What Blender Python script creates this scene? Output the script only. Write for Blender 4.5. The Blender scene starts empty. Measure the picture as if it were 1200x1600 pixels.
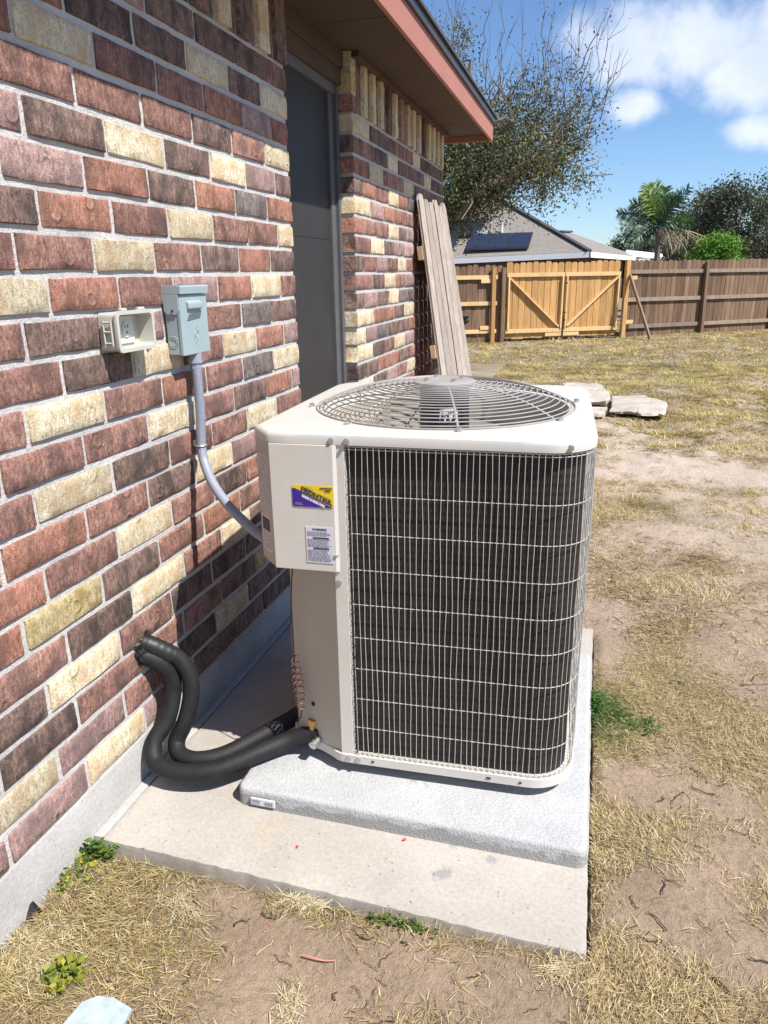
import bpy, bmesh, math, random
import numpy as np
from mathutils import Vector, Matrix
# ------------------------------------------------------------------ camera, sky, sun
SC = bpy.context.scene
COL = SC.collection
S = 0.095                       # one brick course in metres; most sizes below are in courses
M0 = -15.8                      # ground level in courses (0 = the bed joint at eye height)
F_PX, PITCH, ROLL, YAW = 1136.72, 0.314663, -0.0149823, 0.278028
CX, CZ = 12.95202, -0.139373
def P(X, Y, m): return Vector((X*S, Y*S, (m-M0)*S))
CAM = P(CX, 0, CZ)
FW = Vector((-math.sin(YAW)*math.cos(PITCH), math.cos(YAW)*math.cos(PITCH), -math.sin(PITCH)))
_rt = Vector((math.cos(YAW), math.sin(YAW), 0)); _up = _rt.cross(FW)
RT = math.cos(ROLL)*_rt + math.sin(ROLL)*_up
UP = -math.sin(ROLL)*_rt + math.cos(ROLL)*_up
cd = bpy.data.cameras.new('camera'); cam = bpy.data.objects.new('camera', cd); COL.objects.link(cam)
cam.matrix_world = Matrix(((RT.x, UP.x, -FW.x, CAM.x), (RT.y, UP.y, -FW.y, CAM.y), (RT.z, UP.z, -FW.z, CAM.z), (0, 0, 0, 1)))
cd.sensor_fit = 'HORIZONTAL'; cd.sensor_width = 36; cd.lens = 36*F_PX/1200
cd.clip_start = 0.02; cd.clip_end = 3000
SC.camera = cam
SUN = Vector((1, -0.36, 1.48)).normalized()
SUN_EL = math.asin(SUN.z); SUN_AZ = math.atan2(SUN.x, SUN.y)
sl = bpy.data.lights.new('sun', 'SUN'); sl.energy = 5.0; sl.angle = math.radians(0.53); sl.color = (1, 0.957, 0.885)
so = bpy.data.objects.new('sun', sl); COL.objects.link(so); so.rotation_euler = SUN.to_track_quat('Z', 'Y').to_euler()
SC.view_settings.view_transform = 'Standard'; SC.view_settings.look = 'None'
SC.view_settings.exposure = 0.68; SC.view_settings.gamma = 1; SC.view_settings.use_curve_mapping = False
def ray(px, py): return (FW + (px-600)/F_PX*RT - (py-800)/F_PX*UP)
def at_z(px, py, z=0.0): d = ray(px, py); return CAM + d*((z-CAM.z)/d.z)
def at_y(px, py, y): d = ray(px, py); return CAM + d*((y-CAM.y)/d.y)

W = bpy.data.worlds.new('World'); SC.world = W; W.use_nodes = True
def build_world():
    nt = W.node_tree; nt.nodes.clear(); N = nt.nodes.new; L = nt.links.new
    out = N('ShaderNodeOutputWorld'); bg = N('ShaderNodeBackground'); L(bg.outputs[0], out.inputs[0])
    sky = N('ShaderNodeTexSky'); sky.sky_type = 'NISHITA'; sky.sun_disc = False
    sky.sun_elevation = SUN_EL; sky.sun_rotation = SUN_AZ; sky.altitude = 20; sky.air_density = 1.0; sky.dust_density = 0.15; sky.ozone_density = 3.5
    tc = N('ShaderNodeTexCoord')
    # puffs of cumulus: a few real directions in the sky, edges broken up by noise
    nz = N('ShaderNodeTexNoise'); nz.inputs['Scale'].default_value = 7.5; nz.inputs['Detail'].default_value = 10; nz.inputs['Roughness'].default_value = 0.56
    L(tc.outputs['Generated'], nz.inputs['Vector'])
    acc = None
    puffs = [(1075, 58, 8.2, 1.0), (1000, 92, 5.4, .85), (1180, 108, 6.5, .95), (985, 170, 4.2, .9), (1180, 207, 3.6, .8), (905, 170, 3.6, .45), (1300, 60, 11, .95), (1000, 352, 4, .25), (870, 330, 4.5, .3), (1120, 300, 6, .28)]
    for px, py, r, w in puffs:
        d = ray(px, py).normalized()
        dv = N('ShaderNodeVectorMath'); dv.operation = 'SUBTRACT'; L(tc.outputs['Generated'], dv.inputs[0]); dv.inputs[1].default_value = d
        sc = N('ShaderNodeVectorMath'); sc.operation = 'MULTIPLY'; L(dv.outputs[0], sc.inputs[0]); sc.inputs[1].default_value = (1, 1, 1.75)
        ln = N('ShaderNodeVectorMath'); ln.operation = 'LENGTH'; L(sc.outputs[0], ln.inputs[0])
        mr = N('ShaderNodeMapRange'); mr.inputs[1].default_value = 0; mr.inputs[2].default_value = math.radians(r)*1.25; mr.inputs[3].default_value = w; mr.inputs[4].default_value = 0
        L(ln.outputs['Value'], mr.inputs[0])
        if acc is None: acc = mr.outputs[0]
        else:
            mx = N('ShaderNodeMath'); mx.operation = 'MAXIMUM'; L(acc, mx.inputs[0]); L(mr.outputs[0], mx.inputs[1]); acc = mx.outputs[0]
    ad = N('ShaderNodeMath'); ad.operation = 'MULTIPLY_ADD'; L(nz.outputs['Fac'], ad.inputs[0]); ad.inputs[1].default_value = 1.5; ad.inputs[2].default_value = -0.75
    sm = N('ShaderNodeMath'); sm.operation = 'ADD'; L(acc, sm.inputs[0]); L(ad.outputs[0], sm.inputs[1])
    cov = N('ShaderNodeMapRange'); cov.interpolation_type = 'SMOOTHSTEP'; cov.inputs[1].default_value = 0.40; cov.inputs[2].default_value = 0.76; cov.inputs[3].default_value = 0; cov.inputs[4].default_value = .86
    L(sm.outputs[0], cov.inputs[0])
    # body tone of the clouds
    n2 = N('ShaderNodeTexNoise'); n2.inputs['Scale'].default_value = 9; n2.inputs['Detail'].default_value = 5; L(tc.outputs['Generated'], n2.inputs['Vector'])
    cr = N('ShaderNodeMapRange'); cr.inputs[1].default_value = .35; cr.inputs[2].default_value = .7; cr.inputs[3].default_value = 0; cr.inputs[4].default_value = 1; L(n2.outputs['Fac'], cr.inputs[0])
    cc = N('ShaderNodeMix'); cc.data_type = 'RGBA'; L(cr.outputs[0], cc.inputs[0]); cc.inputs[6].default_value = (5.6, 6.4, 7.8, 1); cc.inputs[7].default_value = (7.8, 8.2, 8.9, 1)
    tn = N('ShaderNodeMix'); tn.data_type = 'RGBA'; tn.blend_type = 'MULTIPLY'; tn.inputs[0].default_value = 1; L(sky.outputs[0], tn.inputs[6]); tn.inputs[7].default_value = (.85, .98, 1.15, 1)   # colder white balance of the whole sky
    mix = N('ShaderNodeMix'); mix.data_type = 'RGBA'; L(cov.outputs[0], mix.inputs[0]); L(tn.outputs[2], mix.inputs[6]); L(cc.outputs[2], mix.inputs[7])
    L(mix.outputs[2], bg.inputs[0]); bg.inputs[1].default_value = 0.085
build_world()

# ------------------------------------------------------------------ helpers
RNG = np.random.default_rng(7); R = random.Random(11)
class MB:
    def __init__(s): s.v = []; s.f = []
    def add(s, vs, fs):
        b = len(s.v); s.v += [Vector(v) for v in vs]; s.f += [tuple(i+b for i in f) for f in fs]; return s
    def box(s, a, b, M=None):
        x0, y0, z0 = a; x1, y1, z1 = b
        vs = [Vector(q) for q in ((x0,y0,z0),(x1,y0,z0),(x1,y1,z0),(x0,y1,z0),(x0,y0,z1),(x1,y0,z1),(x1,y1,z1),(x0,y1,z1))]
        if M: vs = [M @ q for q in vs]
        return s.add(vs, [(0,3,2,1),(4,5,6,7),(0,1,5,4),(1,2,6,5),(2,3,7,6),(3,0,4,7)])
    def beam(s, a, b, w, t, up=(0,0,1)):
        a = Vector(a); b = Vector(b); d = (b-a).normalized(); sd = d.cross(Vector(up))
        if sd.length < 1e-4: sd = d.cross(Vector((1,0,0)))
        sd.normalize(); u = sd.cross(d); vs = []
        for c in (a, b):
            for i, j in ((-1,-1),(1,-1),(1,1),(-1,1)): vs.append(c + sd*(i*w/2) + u*(j*t/2))
        return s.add(vs, [(3,2,1,0),(4,5,6,7),(0,1,5,4),(1,2,6,5),(2,3,7,6),(3,0,4,7)])
    def tube(s, pts, r, n=8, cap=True, closed=False):
        pts = [Vector(p) for p in pts]; k = len(pts); rs = r if isinstance(r, (list, tuple)) else [r]*k
        pn = None; vs = []
        for i, p in enumerate(pts):
            if closed: t = (pts[(i+1) % k]-pts[i-1]).normalized()
            else: t = (pts[min(i+1, k-1)]-pts[max(i-1, 0)]).normalized()
            if pn is None:
                pn = t.orthogonal().normalized()
            pn = (pn - t*pn.dot(t)).normalized(); b = t.cross(pn)
            for j in range(n):
                a = 2*math.pi*j/n; vs.append(p + (pn*math.cos(a)+b*math.sin(a))*rs[i])
        fs = []
        for i in range(k if closed else k-1):
            for j in range(n):
                a = i*n+j; b_ = i*n+(j+1) % n; i2 = (i+1) % k; fs.append((a, b_, i2*n+(j+1) % n, i2*n+j))
        if cap and not closed: fs.append(tuple(range(n-1, -1, -1))); fs.append(tuple((k-1)*n+j for j in range(n)))
        return s.add(vs, fs)
    def cyl(s, a, b, r, n=12, r2=None): return s.tube([a, b], [r, r if r2 is None else r2], n)
    def prism(s, poly, z0, z1, tf=lambda x, y, z: Vector((x, y, z))):
        n = len(poly); vs = [tf(x, y, z0) for x, y in poly]+[tf(x, y, z1) for x, y in poly]
        return s.add(vs, [tuple(range(n-1, -1, -1)), tuple(range(n, 2*n))]+[(i, (i+1) % n, n+(i+1) % n, n+i) for i in range(n)])
    def loops(s, ls, closed=True, cap0=False, cap1=False):
        n = len(ls[0]); vs = [v for l in ls for v in l]; fs = []
        for i in range(len(ls)-1):
            for j in range(n if closed else n-1):
                fs.append((i*n+j, i*n+(j+1) % n, (i+1)*n+(j+1) % n, (i+1)*n+j))
        if cap0: fs.append(tuple(range(n-1, -1, -1)))
        if cap1: fs.append(tuple((len(ls)-1)*n+j for j in range(n)))
        return s.add(vs, fs)
WLOC = {}
def obj(name, mb, mat, parent=None, at=None, smooth=0, recalc=True, bev=0):
    if at is None:
        n = len(mb.v); lo = Vector(min(v[i] for v in mb.v) for i in range(3)); hi = Vector(max(v[i] for v in mb.v) for i in range(3))
        at = Vector(((lo.x+hi.x)/2, (lo.y+hi.y)/2, lo.z))
    at = Vector(at)
    me = bpy.data.meshes.new(name); me.from_pydata([tuple(v-at) for v in mb.v], [], mb.f)
    if recalc or bev:
        bm = bmesh.new(); bm.from_mesh(me)
        if bev:
            es = [e for e in bm.edges if len(e.link_faces) == 2 and e.calc_face_angle(0) > 0.6]
            bmesh.ops.bevel(bm, geom=es, offset=bev, segments=2, profile=0.6, affect='EDGES', clamp_overlap=True)
        bmesh.ops.recalc_face_normals(bm, faces=bm.faces[:]); bm.to_mesh(me); bm.free()
    if smooth:
        me.polygons.foreach_set('use_smooth', [True]*len(me.polygons)); me.set_sharp_from_angle(angle=math.radians(smooth))
    me.materials.append(mat)
    o = bpy.data.objects.new(name, me); COL.objects.link(o)
    link(o, parent, at); return o
def link(o, parent, at):
    WLOC[o.name] = Vector(at)
    if parent is not None:
        o.parent = parent; o.location = Vector(at) - WLOC[parent.name]
    else: o.location = at
def dup(src, parent, at, rz=0.0, scale=None):
    o = src.copy(); COL.objects.link(o); link(o, parent, at); o.rotation_euler = (0, 0, rz)
    if scale: o.scale = scale
    return o
def thing(name, at, label, cat, group=None):
    o = bpy.data.objects.new(name, None); o.empty_display_size = .05; COL.objects.link(o); link(o, None, at); return tag(o, label, cat, group)
def tag(o, label, cat, group=None):
    o['label'] = label; o['category'] = cat
    if group: o['group'] = group
    return o
def npmesh(name, verts, faces_flat, nper, mat, colors=None, parent=None, at=(0, 0, 0), kind=None, smooth=False):
    at = Vector(at); me = bpy.data.meshes.new(name); nv = len(verts); nf = len(faces_flat)//nper
    me.vertices.add(nv); me.vertices.foreach_set('co', (verts-np.array(at)).astype(np.float32).ravel())
    me.loops.add(len(faces_flat)); me.loops.foreach_set('vertex_index', faces_flat.astype(np.int32))
    me.polygons.add(nf); me.polygons.foreach_set('loop_start', np.arange(0, nf*nper, nper, dtype=np.int32))
    if smooth: me.polygons.foreach_set('use_smooth', np.ones(nf, dtype=bool))
    me.update(calc_edges=True)
    if colors is not None:
        ca = me.color_attributes.new('tint', 'FLOAT_COLOR', 'POINT')
        c4 = np.ones((nv, 4), np.float32); c4[:, :3] = colors; ca.data.foreach_set('color', c4.ravel())
    me.materials.append(mat)
    o = bpy.data.objects.new(name, me); COL.objects.link(o); link(o, parent, at)
    if kind: o['kind'] = kind
    return o
# ------------------------------------------------------------------ materials
def nodes(name):
    m = bpy.data.materials.new(name); m.use_nodes = True; nt = m.node_tree; b = nt.nodes['Principled BSDF']
    return m, nt, b, nt.nodes.new, nt.links.new
def noise(nt, vec, scale, detail=4, rough=.55, dim='3D'):
    n = nt.nodes.new('ShaderNodeTexNoise'); n.inputs['Scale'].default_value = scale; n.inputs['Detail'].default_value = detail; n.inputs['Roughness'].default_value = rough
    if vec is not None: nt.links.new(vec, n.inputs['Vector'])
    return n.outputs['Fac']
def ramp(nt, fac, stops):
    r = nt.nodes.new('ShaderNodeValToRGB'); e = r.color_ramp.elements
    while len(e) < len(stops): e.new(.5)
    for q, (p, c) in zip(e, stops): q.position = p; q.color = (*c, 1) if len(c) == 3 else c
    nt.links.new(fac, r.inputs[0]); return r.outputs[0]
def mixc(nt, fac, a, b, mode='MIX'):
    m = nt.nodes.new('ShaderNodeMix'); m.data_type = 'RGBA'; m.blend_type = mode
    for i, q in ((0, fac), (6, a), (7, b)):
        if isinstance(q, (int, float)): m.inputs[i].default_value = q
        elif isinstance(q, tuple): m.inputs[i].default_value = (*q, 1) if len(q) == 3 else q
        else: nt.links.new(q, m.inputs[i])
    return m.outputs[2]
def mathn(nt, op, a, b=0.0, c=None):
    m = nt.nodes.new('ShaderNodeMath'); m.operation = op
    for i, q in enumerate((a, b, c)):
        if q is None: continue
        if isinstance(q, (int, float)): m.inputs[i].default_value = q
        else: nt.links.new(q, m.inputs[i])
    return m.outputs[0]
def vmap(nt, vec, scale=(1, 1, 1), loc=(0, 0, 0)):
    m = nt.nodes.new('ShaderNodeMapping'); m.inputs['Scale'].default_value = scale; m.inputs['Location'].default_value = loc; nt.links.new(vec, m.inputs['Vector']); return m.outputs[0]
def bump(nt, b, h, strength, dist):
    n = nt.nodes.new('ShaderNodeBump'); n.inputs['Strength'].default_value = strength; n.inputs['Distance'].default_value = dist
    nt.links.new(h, n.inputs['Height']); nt.links.new(n.outputs[0], b.inputs['Normal']); return n
def simple(name, col, rough=.5, metal=0.0, var=.12, vscale=12, bmp=0, bscale=200, spec=.5, coat=0):
    m, nt, b, N, L = nodes(name); tc = N('ShaderNodeTexCoord')
    f = noise(nt, tc.outputs['Object'], vscale, 5)
    lo = tuple(max(0, c*(1-var)) for c in col); hi = tuple(min(1, c*(1+var)) for c in col)
    L(ramp(nt, f, [(.3, lo), (.7, hi)]), b.inputs['Base Color']); b.inputs['Roughness'].default_value = rough; b.inputs['Metallic'].default_value = metal
    b.inputs['Specular IOR Level'].default_value = spec; b.inputs['Coat Weight'].default_value = coat
    if bmp: bump(nt, b, noise(nt, tc.outputs['Object'], bscale, 4), bmp, .002)
    return m
def brick_mat(name, c1, c2, c3, blot):
    m, nt, b, N, L = nodes(name); tc = N('ShaderNodeTexCoord'); oi = N('ShaderNodeObjectInfo')
    off = N('ShaderNodeVectorMath'); off.operation = 'MULTIPLY_ADD'; cmb = N('ShaderNodeCombineXYZ')
    for i in range(3): L(oi.outputs['Random'], cmb.inputs[i])
    L(cmb.outputs[0], off.inputs[0]); off.inputs[1].default_value = (37, 53, 71); L(tc.outputs['Object'], off.inputs[2]); v = off.outputs[0]
    big = noise(nt, vmap(nt, v, (1, 1, .55)), 16, 4, .6); fine = noise(nt, vmap(nt, v, (1, 1.7, .75)), 62, 7, .74); grit = noise(nt, v, 300, 4, .7)
    col = ramp(nt, fine, [(.36, c1), (.5, c2), (.66, c3)])
    col = mixc(nt, ramp(nt, big, [(.45, (0, 0, 0)), (.62, (.9, .9, .9))]), col, blot)
    hs = N('ShaderNodeHueSaturation'); L(col, hs.inputs['Color'])
    L(mathn(nt, 'MULTIPLY_ADD', oi.outputs['Random'], .34, .84), hs.inputs['Value']); hs.inputs['Saturation'].default_value = 1.0
    spk = ramp(nt, grit, [(.3, (.42, .42, .42)), (.5, (1, 1, 1)), (.72, (1.4, 1.36, 1.33))])
    L(mixc(nt, .75, hs.outputs[0], spk, 'MULTIPLY'), b.inputs['Base Color']); b.inputs['Roughness'].default_value = .9; b.inputs['Specular IOR Level'].default_value = .2
    # rolled-texture relief: curled scratches, pits and a few stamped rings
    vo = N('ShaderNodeTexVoronoi'); vo.inputs['Scale'].default_value = 11; L(vmap(nt, v, (0, 1, 1)), vo.inputs['Vector'])
    ring = ramp(nt, vo.outputs['Distance'], [(.13, (0, 0, 0)), (.19, (1, 1, 1)), (.27, (0, 0, 0))])
    wv = N('ShaderNodeTexWave'); wv.inputs['Scale'].default_value = 34; wv.inputs['Distortion'].default_value = 9; wv.inputs['Detail'].default_value = 3; wv.inputs['Detail Scale'].default_value = 2.2; L(vmap(nt, v, (.2, 1, .6)), wv.inputs['Vector'])
    h = mathn(nt, 'ADD', mathn(nt, 'MULTIPLY', fine, 1.2), mathn(nt, 'MULTIPLY', grit, .5))
    h = mathn(nt, 'ADD', h, mathn(nt, 'MULTIPLY', wv.outputs['Fac'], .16))
    h = mathn(nt, 'ADD', h, mathn(nt, 'MULTIPLY', ring, mathn(nt, 'MULTIPLY', ramp(nt, big, [(.46, (0, 0, 0)), (.52, (1, 1, 1))]), .7)))
    bump(nt, b, h, 1.0, .005)
    return m
BR = {'r': brick_mat('brick_red', (.17, .088, .07), (.345, .185, .148), (.50, .31, .255), (.155, .094, .08)),
      'o': brick_mat('brick_orange', (.24, .108, .074), (.41, .195, .14), (.54, .32, .245), (.22, .12, .09)),
      'd': brick_mat('brick_dark', (.105, .07, .06), (.225, .148, .122), (.35, .24, .20), (.085, .066, .06)),
      'p': brick_mat('brick_pink', (.25, .155, .138), (.40, .26, .235), (.54, .39, .36), (.24, .165, .155)),
      'g': brick_mat('brick_grey', (.10, .083, .077), (.215, .175, .16), (.33, .27, .25), (.11, .09, .083)),
      'c': brick_mat('brick_cream', (.44, .345, .20), (.69, .60, .43), (.82, .75, .60), (.56, .42, .26)),
      'y': brick_mat('brick_tan', (.36, .26, .11), (.58, .48, .26), (.72, .61, .38), (.38, .27, .11))}
def mortar_mat():
    m, nt, b, N, L = nodes('mortar'); tc = N('ShaderNodeTexCoord'); v = tc.outputs['Object']
    L(mixc(nt, .6, ramp(nt, noise(nt, v, 5, 5), [(.3, (.45, .43, .415)), (.7, (.57, .55, .53))]), ramp(nt, noise(nt, v, 160, 4), [(.3, (.75, .75, .75)), (.7, (1.1, 1.1, 1.1))]), 'MULTIPLY'), b.inputs['Base Color'])
    b.inputs['Roughness'].default_value = .95; b.inputs['Specular IOR Level'].default_value = .15
    bump(nt, b, mathn(nt, 'ADD', noise(nt, v, 60, 4), mathn(nt, 'MULTIPLY', noise(nt, v, 260, 3), .5)), .8, .006); return m
MORTAR = mortar_mat()
def concrete(name, a, c, stain=None, bscale=150, bstr=.4, bdist=.003, pits=True):
    m, nt, b, N, L = nodes(name); tc = N('ShaderNodeTexCoord'); v = tc.outputs['Object']
    col = ramp(nt, noise(nt, v, 4.5, 7, .62), [(.32, a), (.68, c)])
    col = mixc(nt, .55, col, ramp(nt, noise(nt, v, 90, 4, .7), [(.3, (.72, .72, .72)), (.65, (1.12, 1.12, 1.12))]), 'MULTIPLY')
    if pits: col = mixc(nt, ramp(nt, noise(nt, v, 150, 2), [(.68, (0, 0, 0)), (.73, (.7, .7, .7))]), col, tuple(x*.35 for x in a))
    for (pt, rad, sc) in (stain or []):
        d = N('ShaderNodeVectorMath'); d.operation = 'DISTANCE'; L(v, d.inputs[0]); d.inputs[1].default_value = pt
        f = mathn(nt, 'ADD', mathn(nt, 'DIVIDE', d.outputs['Value'], rad), mathn(nt, 'MULTIPLY', noise(nt, v, 22, 6, .7), 1.5))
        col = mixc(nt, ramp(nt, f, [(.85, (.6, .6, .6)), (1.6, (0, 0, 0))]), col, sc)
    L(col, b.inputs['Base Color']); b.inputs['Roughness'].default_value = .9; b.inputs['Specular IOR Level'].default_value = .2
    bump(nt, b, mathn(nt, 'ADD', noise(nt, v, bscale, 4, .6), noise(nt, v, bscale*.2, 3)), bstr, bdist); return m
def tint_mat(name, rough=.7, trans=.0, spec=.25):
    m, nt, b, N, L = nodes(name); a = N('ShaderNodeVertexColor'); a.layer_name = 'tint'
    L(a.outputs['Color'], b.inputs['Base Color']); b.inputs['Roughness'].default_value = rough; b.inputs['Specular IOR Level'].default_value = spec
    if trans:
        t = N('ShaderNodeBsdfTranslucent'); L(a.outputs['Color'], t.inputs['Color']); mx = N('ShaderNodeMixShader'); mx.inputs[0].default_value = trans
        L(b.outputs[0], mx.inputs[1]); L(t.outputs[0], mx.inputs[2]); L(mx.outputs[0], nt.nodes['Material Output'].inputs[0])
    return m
def wood(name, a, c, d, scale=1.0, rand=.3, knots=0):
    m, nt, b, N, L = nodes(name); tc = N('ShaderNodeTexCoord'); oi = N('ShaderNodeObjectInfo')
    off = N('ShaderNodeVectorMath'); off.operation = 'MULTIPLY_ADD'; cmb = N('ShaderNodeCombineXYZ')
    for i in range(3): L(oi.outputs['Random'], cmb.inputs[i])
    L(cmb.outputs[0], off.inputs[0]); off.inputs[1].default_value = (17, 23, 31); L(tc.outputs['Object'], off.inputs[2]); v = off.outputs[0]
    g = noise(nt, vmap(nt, v, (40*scale, 40*scale, 1.6*scale)), 1.6, 6, .65); st = noise(nt, vmap(nt, v, (9*scale, 9*scale, 1.1)), 1, 4)
    col = ramp(nt, g, [(.28, a), (.5, c), (.72, d)])
    col = mixc(nt, ramp(nt, st, [(.5, (0, 0, 0)), (.75, (.55, .55, .55))]), col, a)
    hs = N('ShaderNodeHueSaturation'); L(col, hs.inputs['Color']); L(mathn(nt, 'MULTIPLY_ADD', oi.outputs['Random'], rand, 1-rand/2), hs.inputs['Value'])
    L(hs.outputs[0], b.inputs['Base Color']); b.inputs['Roughness'].default_value = .85; b.inputs['Specular IOR Level'].default_value = .2
    bump(nt, b, g, .6, .003); return m
def paint(name, col, rough=.38, dust=(.45, .40, .33), amt=.35):
    m, nt, b, N, L = nodes(name); tc = N('ShaderNodeTexCoord'); v = tc.outputs['Object']
    f = noise(nt, v, 7, 7, .65); k = ramp(nt, f, [(.45, (0, 0, 0)), (.8, (amt, amt, amt))])
    L(mixc(nt, k, col, dust), b.inputs['Base Color']); L(mathn(nt, 'MULTIPLY_ADD', f, .3, rough-.12), b.inputs['Roughness']); b.inputs['Specular IOR Level'].default_value = .4
    bump(nt, b, noise(nt, v, 500, 2), .06, .001); return m
MT = {'lid': paint('enamel_grey_white', (.53, .515, .48)), 'post': paint('enamel_post', (.60, .568, .515)), 'tan': paint('enamel_shade_tan', (.43, .385, .32), .42),  # tan: same enamel as post, with shade put into its colour
      'steel': simple('galvanised_steel', (.55, .55, .55), .35, .9, .1), 'wire': simple('guard_wire_paint', (.48, .455, .42), .4, .1, .1),
      'grille': simple('grille_wire_steel', (.36, .335, .31), .4, .1, .15), 'black': simple('black_rubber', (.013, .013, .014), .62, 0, .3, 30, .35, 260, spec=.35),
      'tape': simple('black_tape', (.012, .012, .013), .5, 0, .2, 40), 'brass': simple('brass', (.55, .33, .12), .35, .9, .2, 60),
      'copper': simple('brown_wire', (.07, .028, .024), .5, 0, .2), 'motor': simple('motor_black', (.02, .02, .022), .5), 'blade': simple('fan_blade_aluminium', (.42, .42, .43), .4, .6),
      'white': simple('white_label', (.62, .62, .66), .5, 0, .04), 'lavender': simple('worn_label', (.56, .51, .52), .55, 0, .2, 90), 'ink': simple('label_ink', (.05, .05, .06), .6, 0, .05), 'greyink': simple('label_small_print', (.25, .25, .33), .6, 0, .1),
      'yellow': simple('sticker_yellow', (.80, .56, .02), .4, 0, .04), 'violet': simple('sticker_violet', (.045, .015, .28), .4, 0, .06),
      'grey': simple('disconnect_grey', (.29, .36, .38), .42, .0, .06, 6), 'greydark': simple('disconnect_slot', (.10, .12, .13), .5), 'outlet': simple('outlet_plastic', (.47, .46, .40), .42, 0, .05, 8), 'outletw': simple('receptacle_white', (.6, .59, .55), .4, 0, .03),
      'conduit': simple('conduit_grey', (.26, .28, .345), .45, 0, .08, 20), 'door': simple('door_bronze', (.036, .033, .034), .55, 0, .1, 5, spec=.25), 'frame': simple('door_frame_grey', (.10, .10, .105), .5, 0, .1, 8),
      'soffit': simple('soffit_brown', (.072, .044, .032), .75, 0, .18, 3, .2, 60), 'fascia': simple('fascia_salmon', (.37, .152, .11), .6, 0, .07, 3, .15, 80), 'drip': simple('drip_edge_bronze', (.05, .045, .042), .4, .3), 'shingle': simple('shingle_dark', (.07, .066, .064), .9, 0, .35, 60, .6, 90)}
# ------------------------------------------------------------------ the brick house
Y_NEAR, Y_FAR, Y_END = 31.6, 40.5, 64.8        # door opening and far corner of the wall, in courses
ZTOP = 10.75                                   # soffit height in courses
house = thing('brick_house', P(0, Y_END/2, M0), 'red brown and cream brick house wall with brown soffit and salmon fascia', 'house')
wall = MB(); d = .065
for y0, y1 in ((-12, Y_NEAR-.07), (Y_FAR+.07, Y_END-.06)): wall.box(P(-6, y0, -14.05), P(-d, y1, ZTOP))
wall = obj('wall', wall, MORTAR, house)
def brick_mesh(L, Hh, D, seed, rough=1.0):
    """front face grid at x=0 (normal +x), length along y, height along z, centred; sizes in courses"""
    rr = random.Random(seed); nx, nz = 8, 4; mb = MB(); g = []
    ys_ = (0, .012, .18, .38, .62, .82, .988, 1); zs_ = (0, .035, .34, .66, .965, 1); nx, nz = 7, 5
    chip = rr.random() < .3; cy, cz = rr.choice((0, nx)), rr.choice((0, nz))
    for j in range(nz+1):
        for i in range(nx+1):
            y = (ys_[i]-.5)*L; z = (zs_[j]-.5)*Hh; e = i in (0, nx) or j in (0, nz)
            x = -rr.uniform(.012, .04)*rough if e else rr.uniform(-.018, .018)*rough
            if i in (0, nx): y += rr.uniform(-.014, .014)*rough
            elif e: y += rr.uniform(-.03, .03)*rough
            if j in (0, nz): z += rr.uniform(-.018, .018)*rough
            if i == cy and j == cz: y *= .985; z *= (.86 if chip else .965); x -= (.09 if chip else .01)
            g.append(Vector((x, y, z))*S)
    mb.v = g[:]; w = nx+1
    for j in range(nz):
        for i in range(nx): a = j*w+i; mb.f.append((a, a+1, a+1+w, a+w))
    edge = list(range(0, w))+[j*w+nx for j in range(1, nz+1)]+[nz*w+i for i in range(nx-1, -1, -1)]+[j*w for j in range(nz-1, 0, -1)]
    b0 = len(mb.v)
    for k in edge: q = g[k]; mb.v.append(Vector((-D*S, q.y, q.z)))
    n = len(edge)
    for k in range(n): mb.f.append((edge[k], b0+k, b0+(k+1) % n, edge[(k+1) % n]))
    mb.f.append(tuple(range(b0+n-1, b0-1, -1)))
    return mb
_seed = [100]
STUFF = {}
def lay(Y0, Y1, m, col, single=True, depth=.6, x=0.0, Hh=.805):
    _seed[0] += 1; L = Y1-Y0
    if L < .12: return
    mb = brick_mesh(L, Hh, depth, _seed[0]); at = P(x+R.uniform(-.02, .03), (Y0+Y1)/2, m+.5)
    if single:
        for v in mb.v: v += at
        obj('brick', mb, BR[col], wall, at, smooth=50)
    else:
        t = STUFF.setdefault(col, MB()); t.add([v+at for v in mb.v], mb.f)
J = .085                                       # half a head joint
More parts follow.
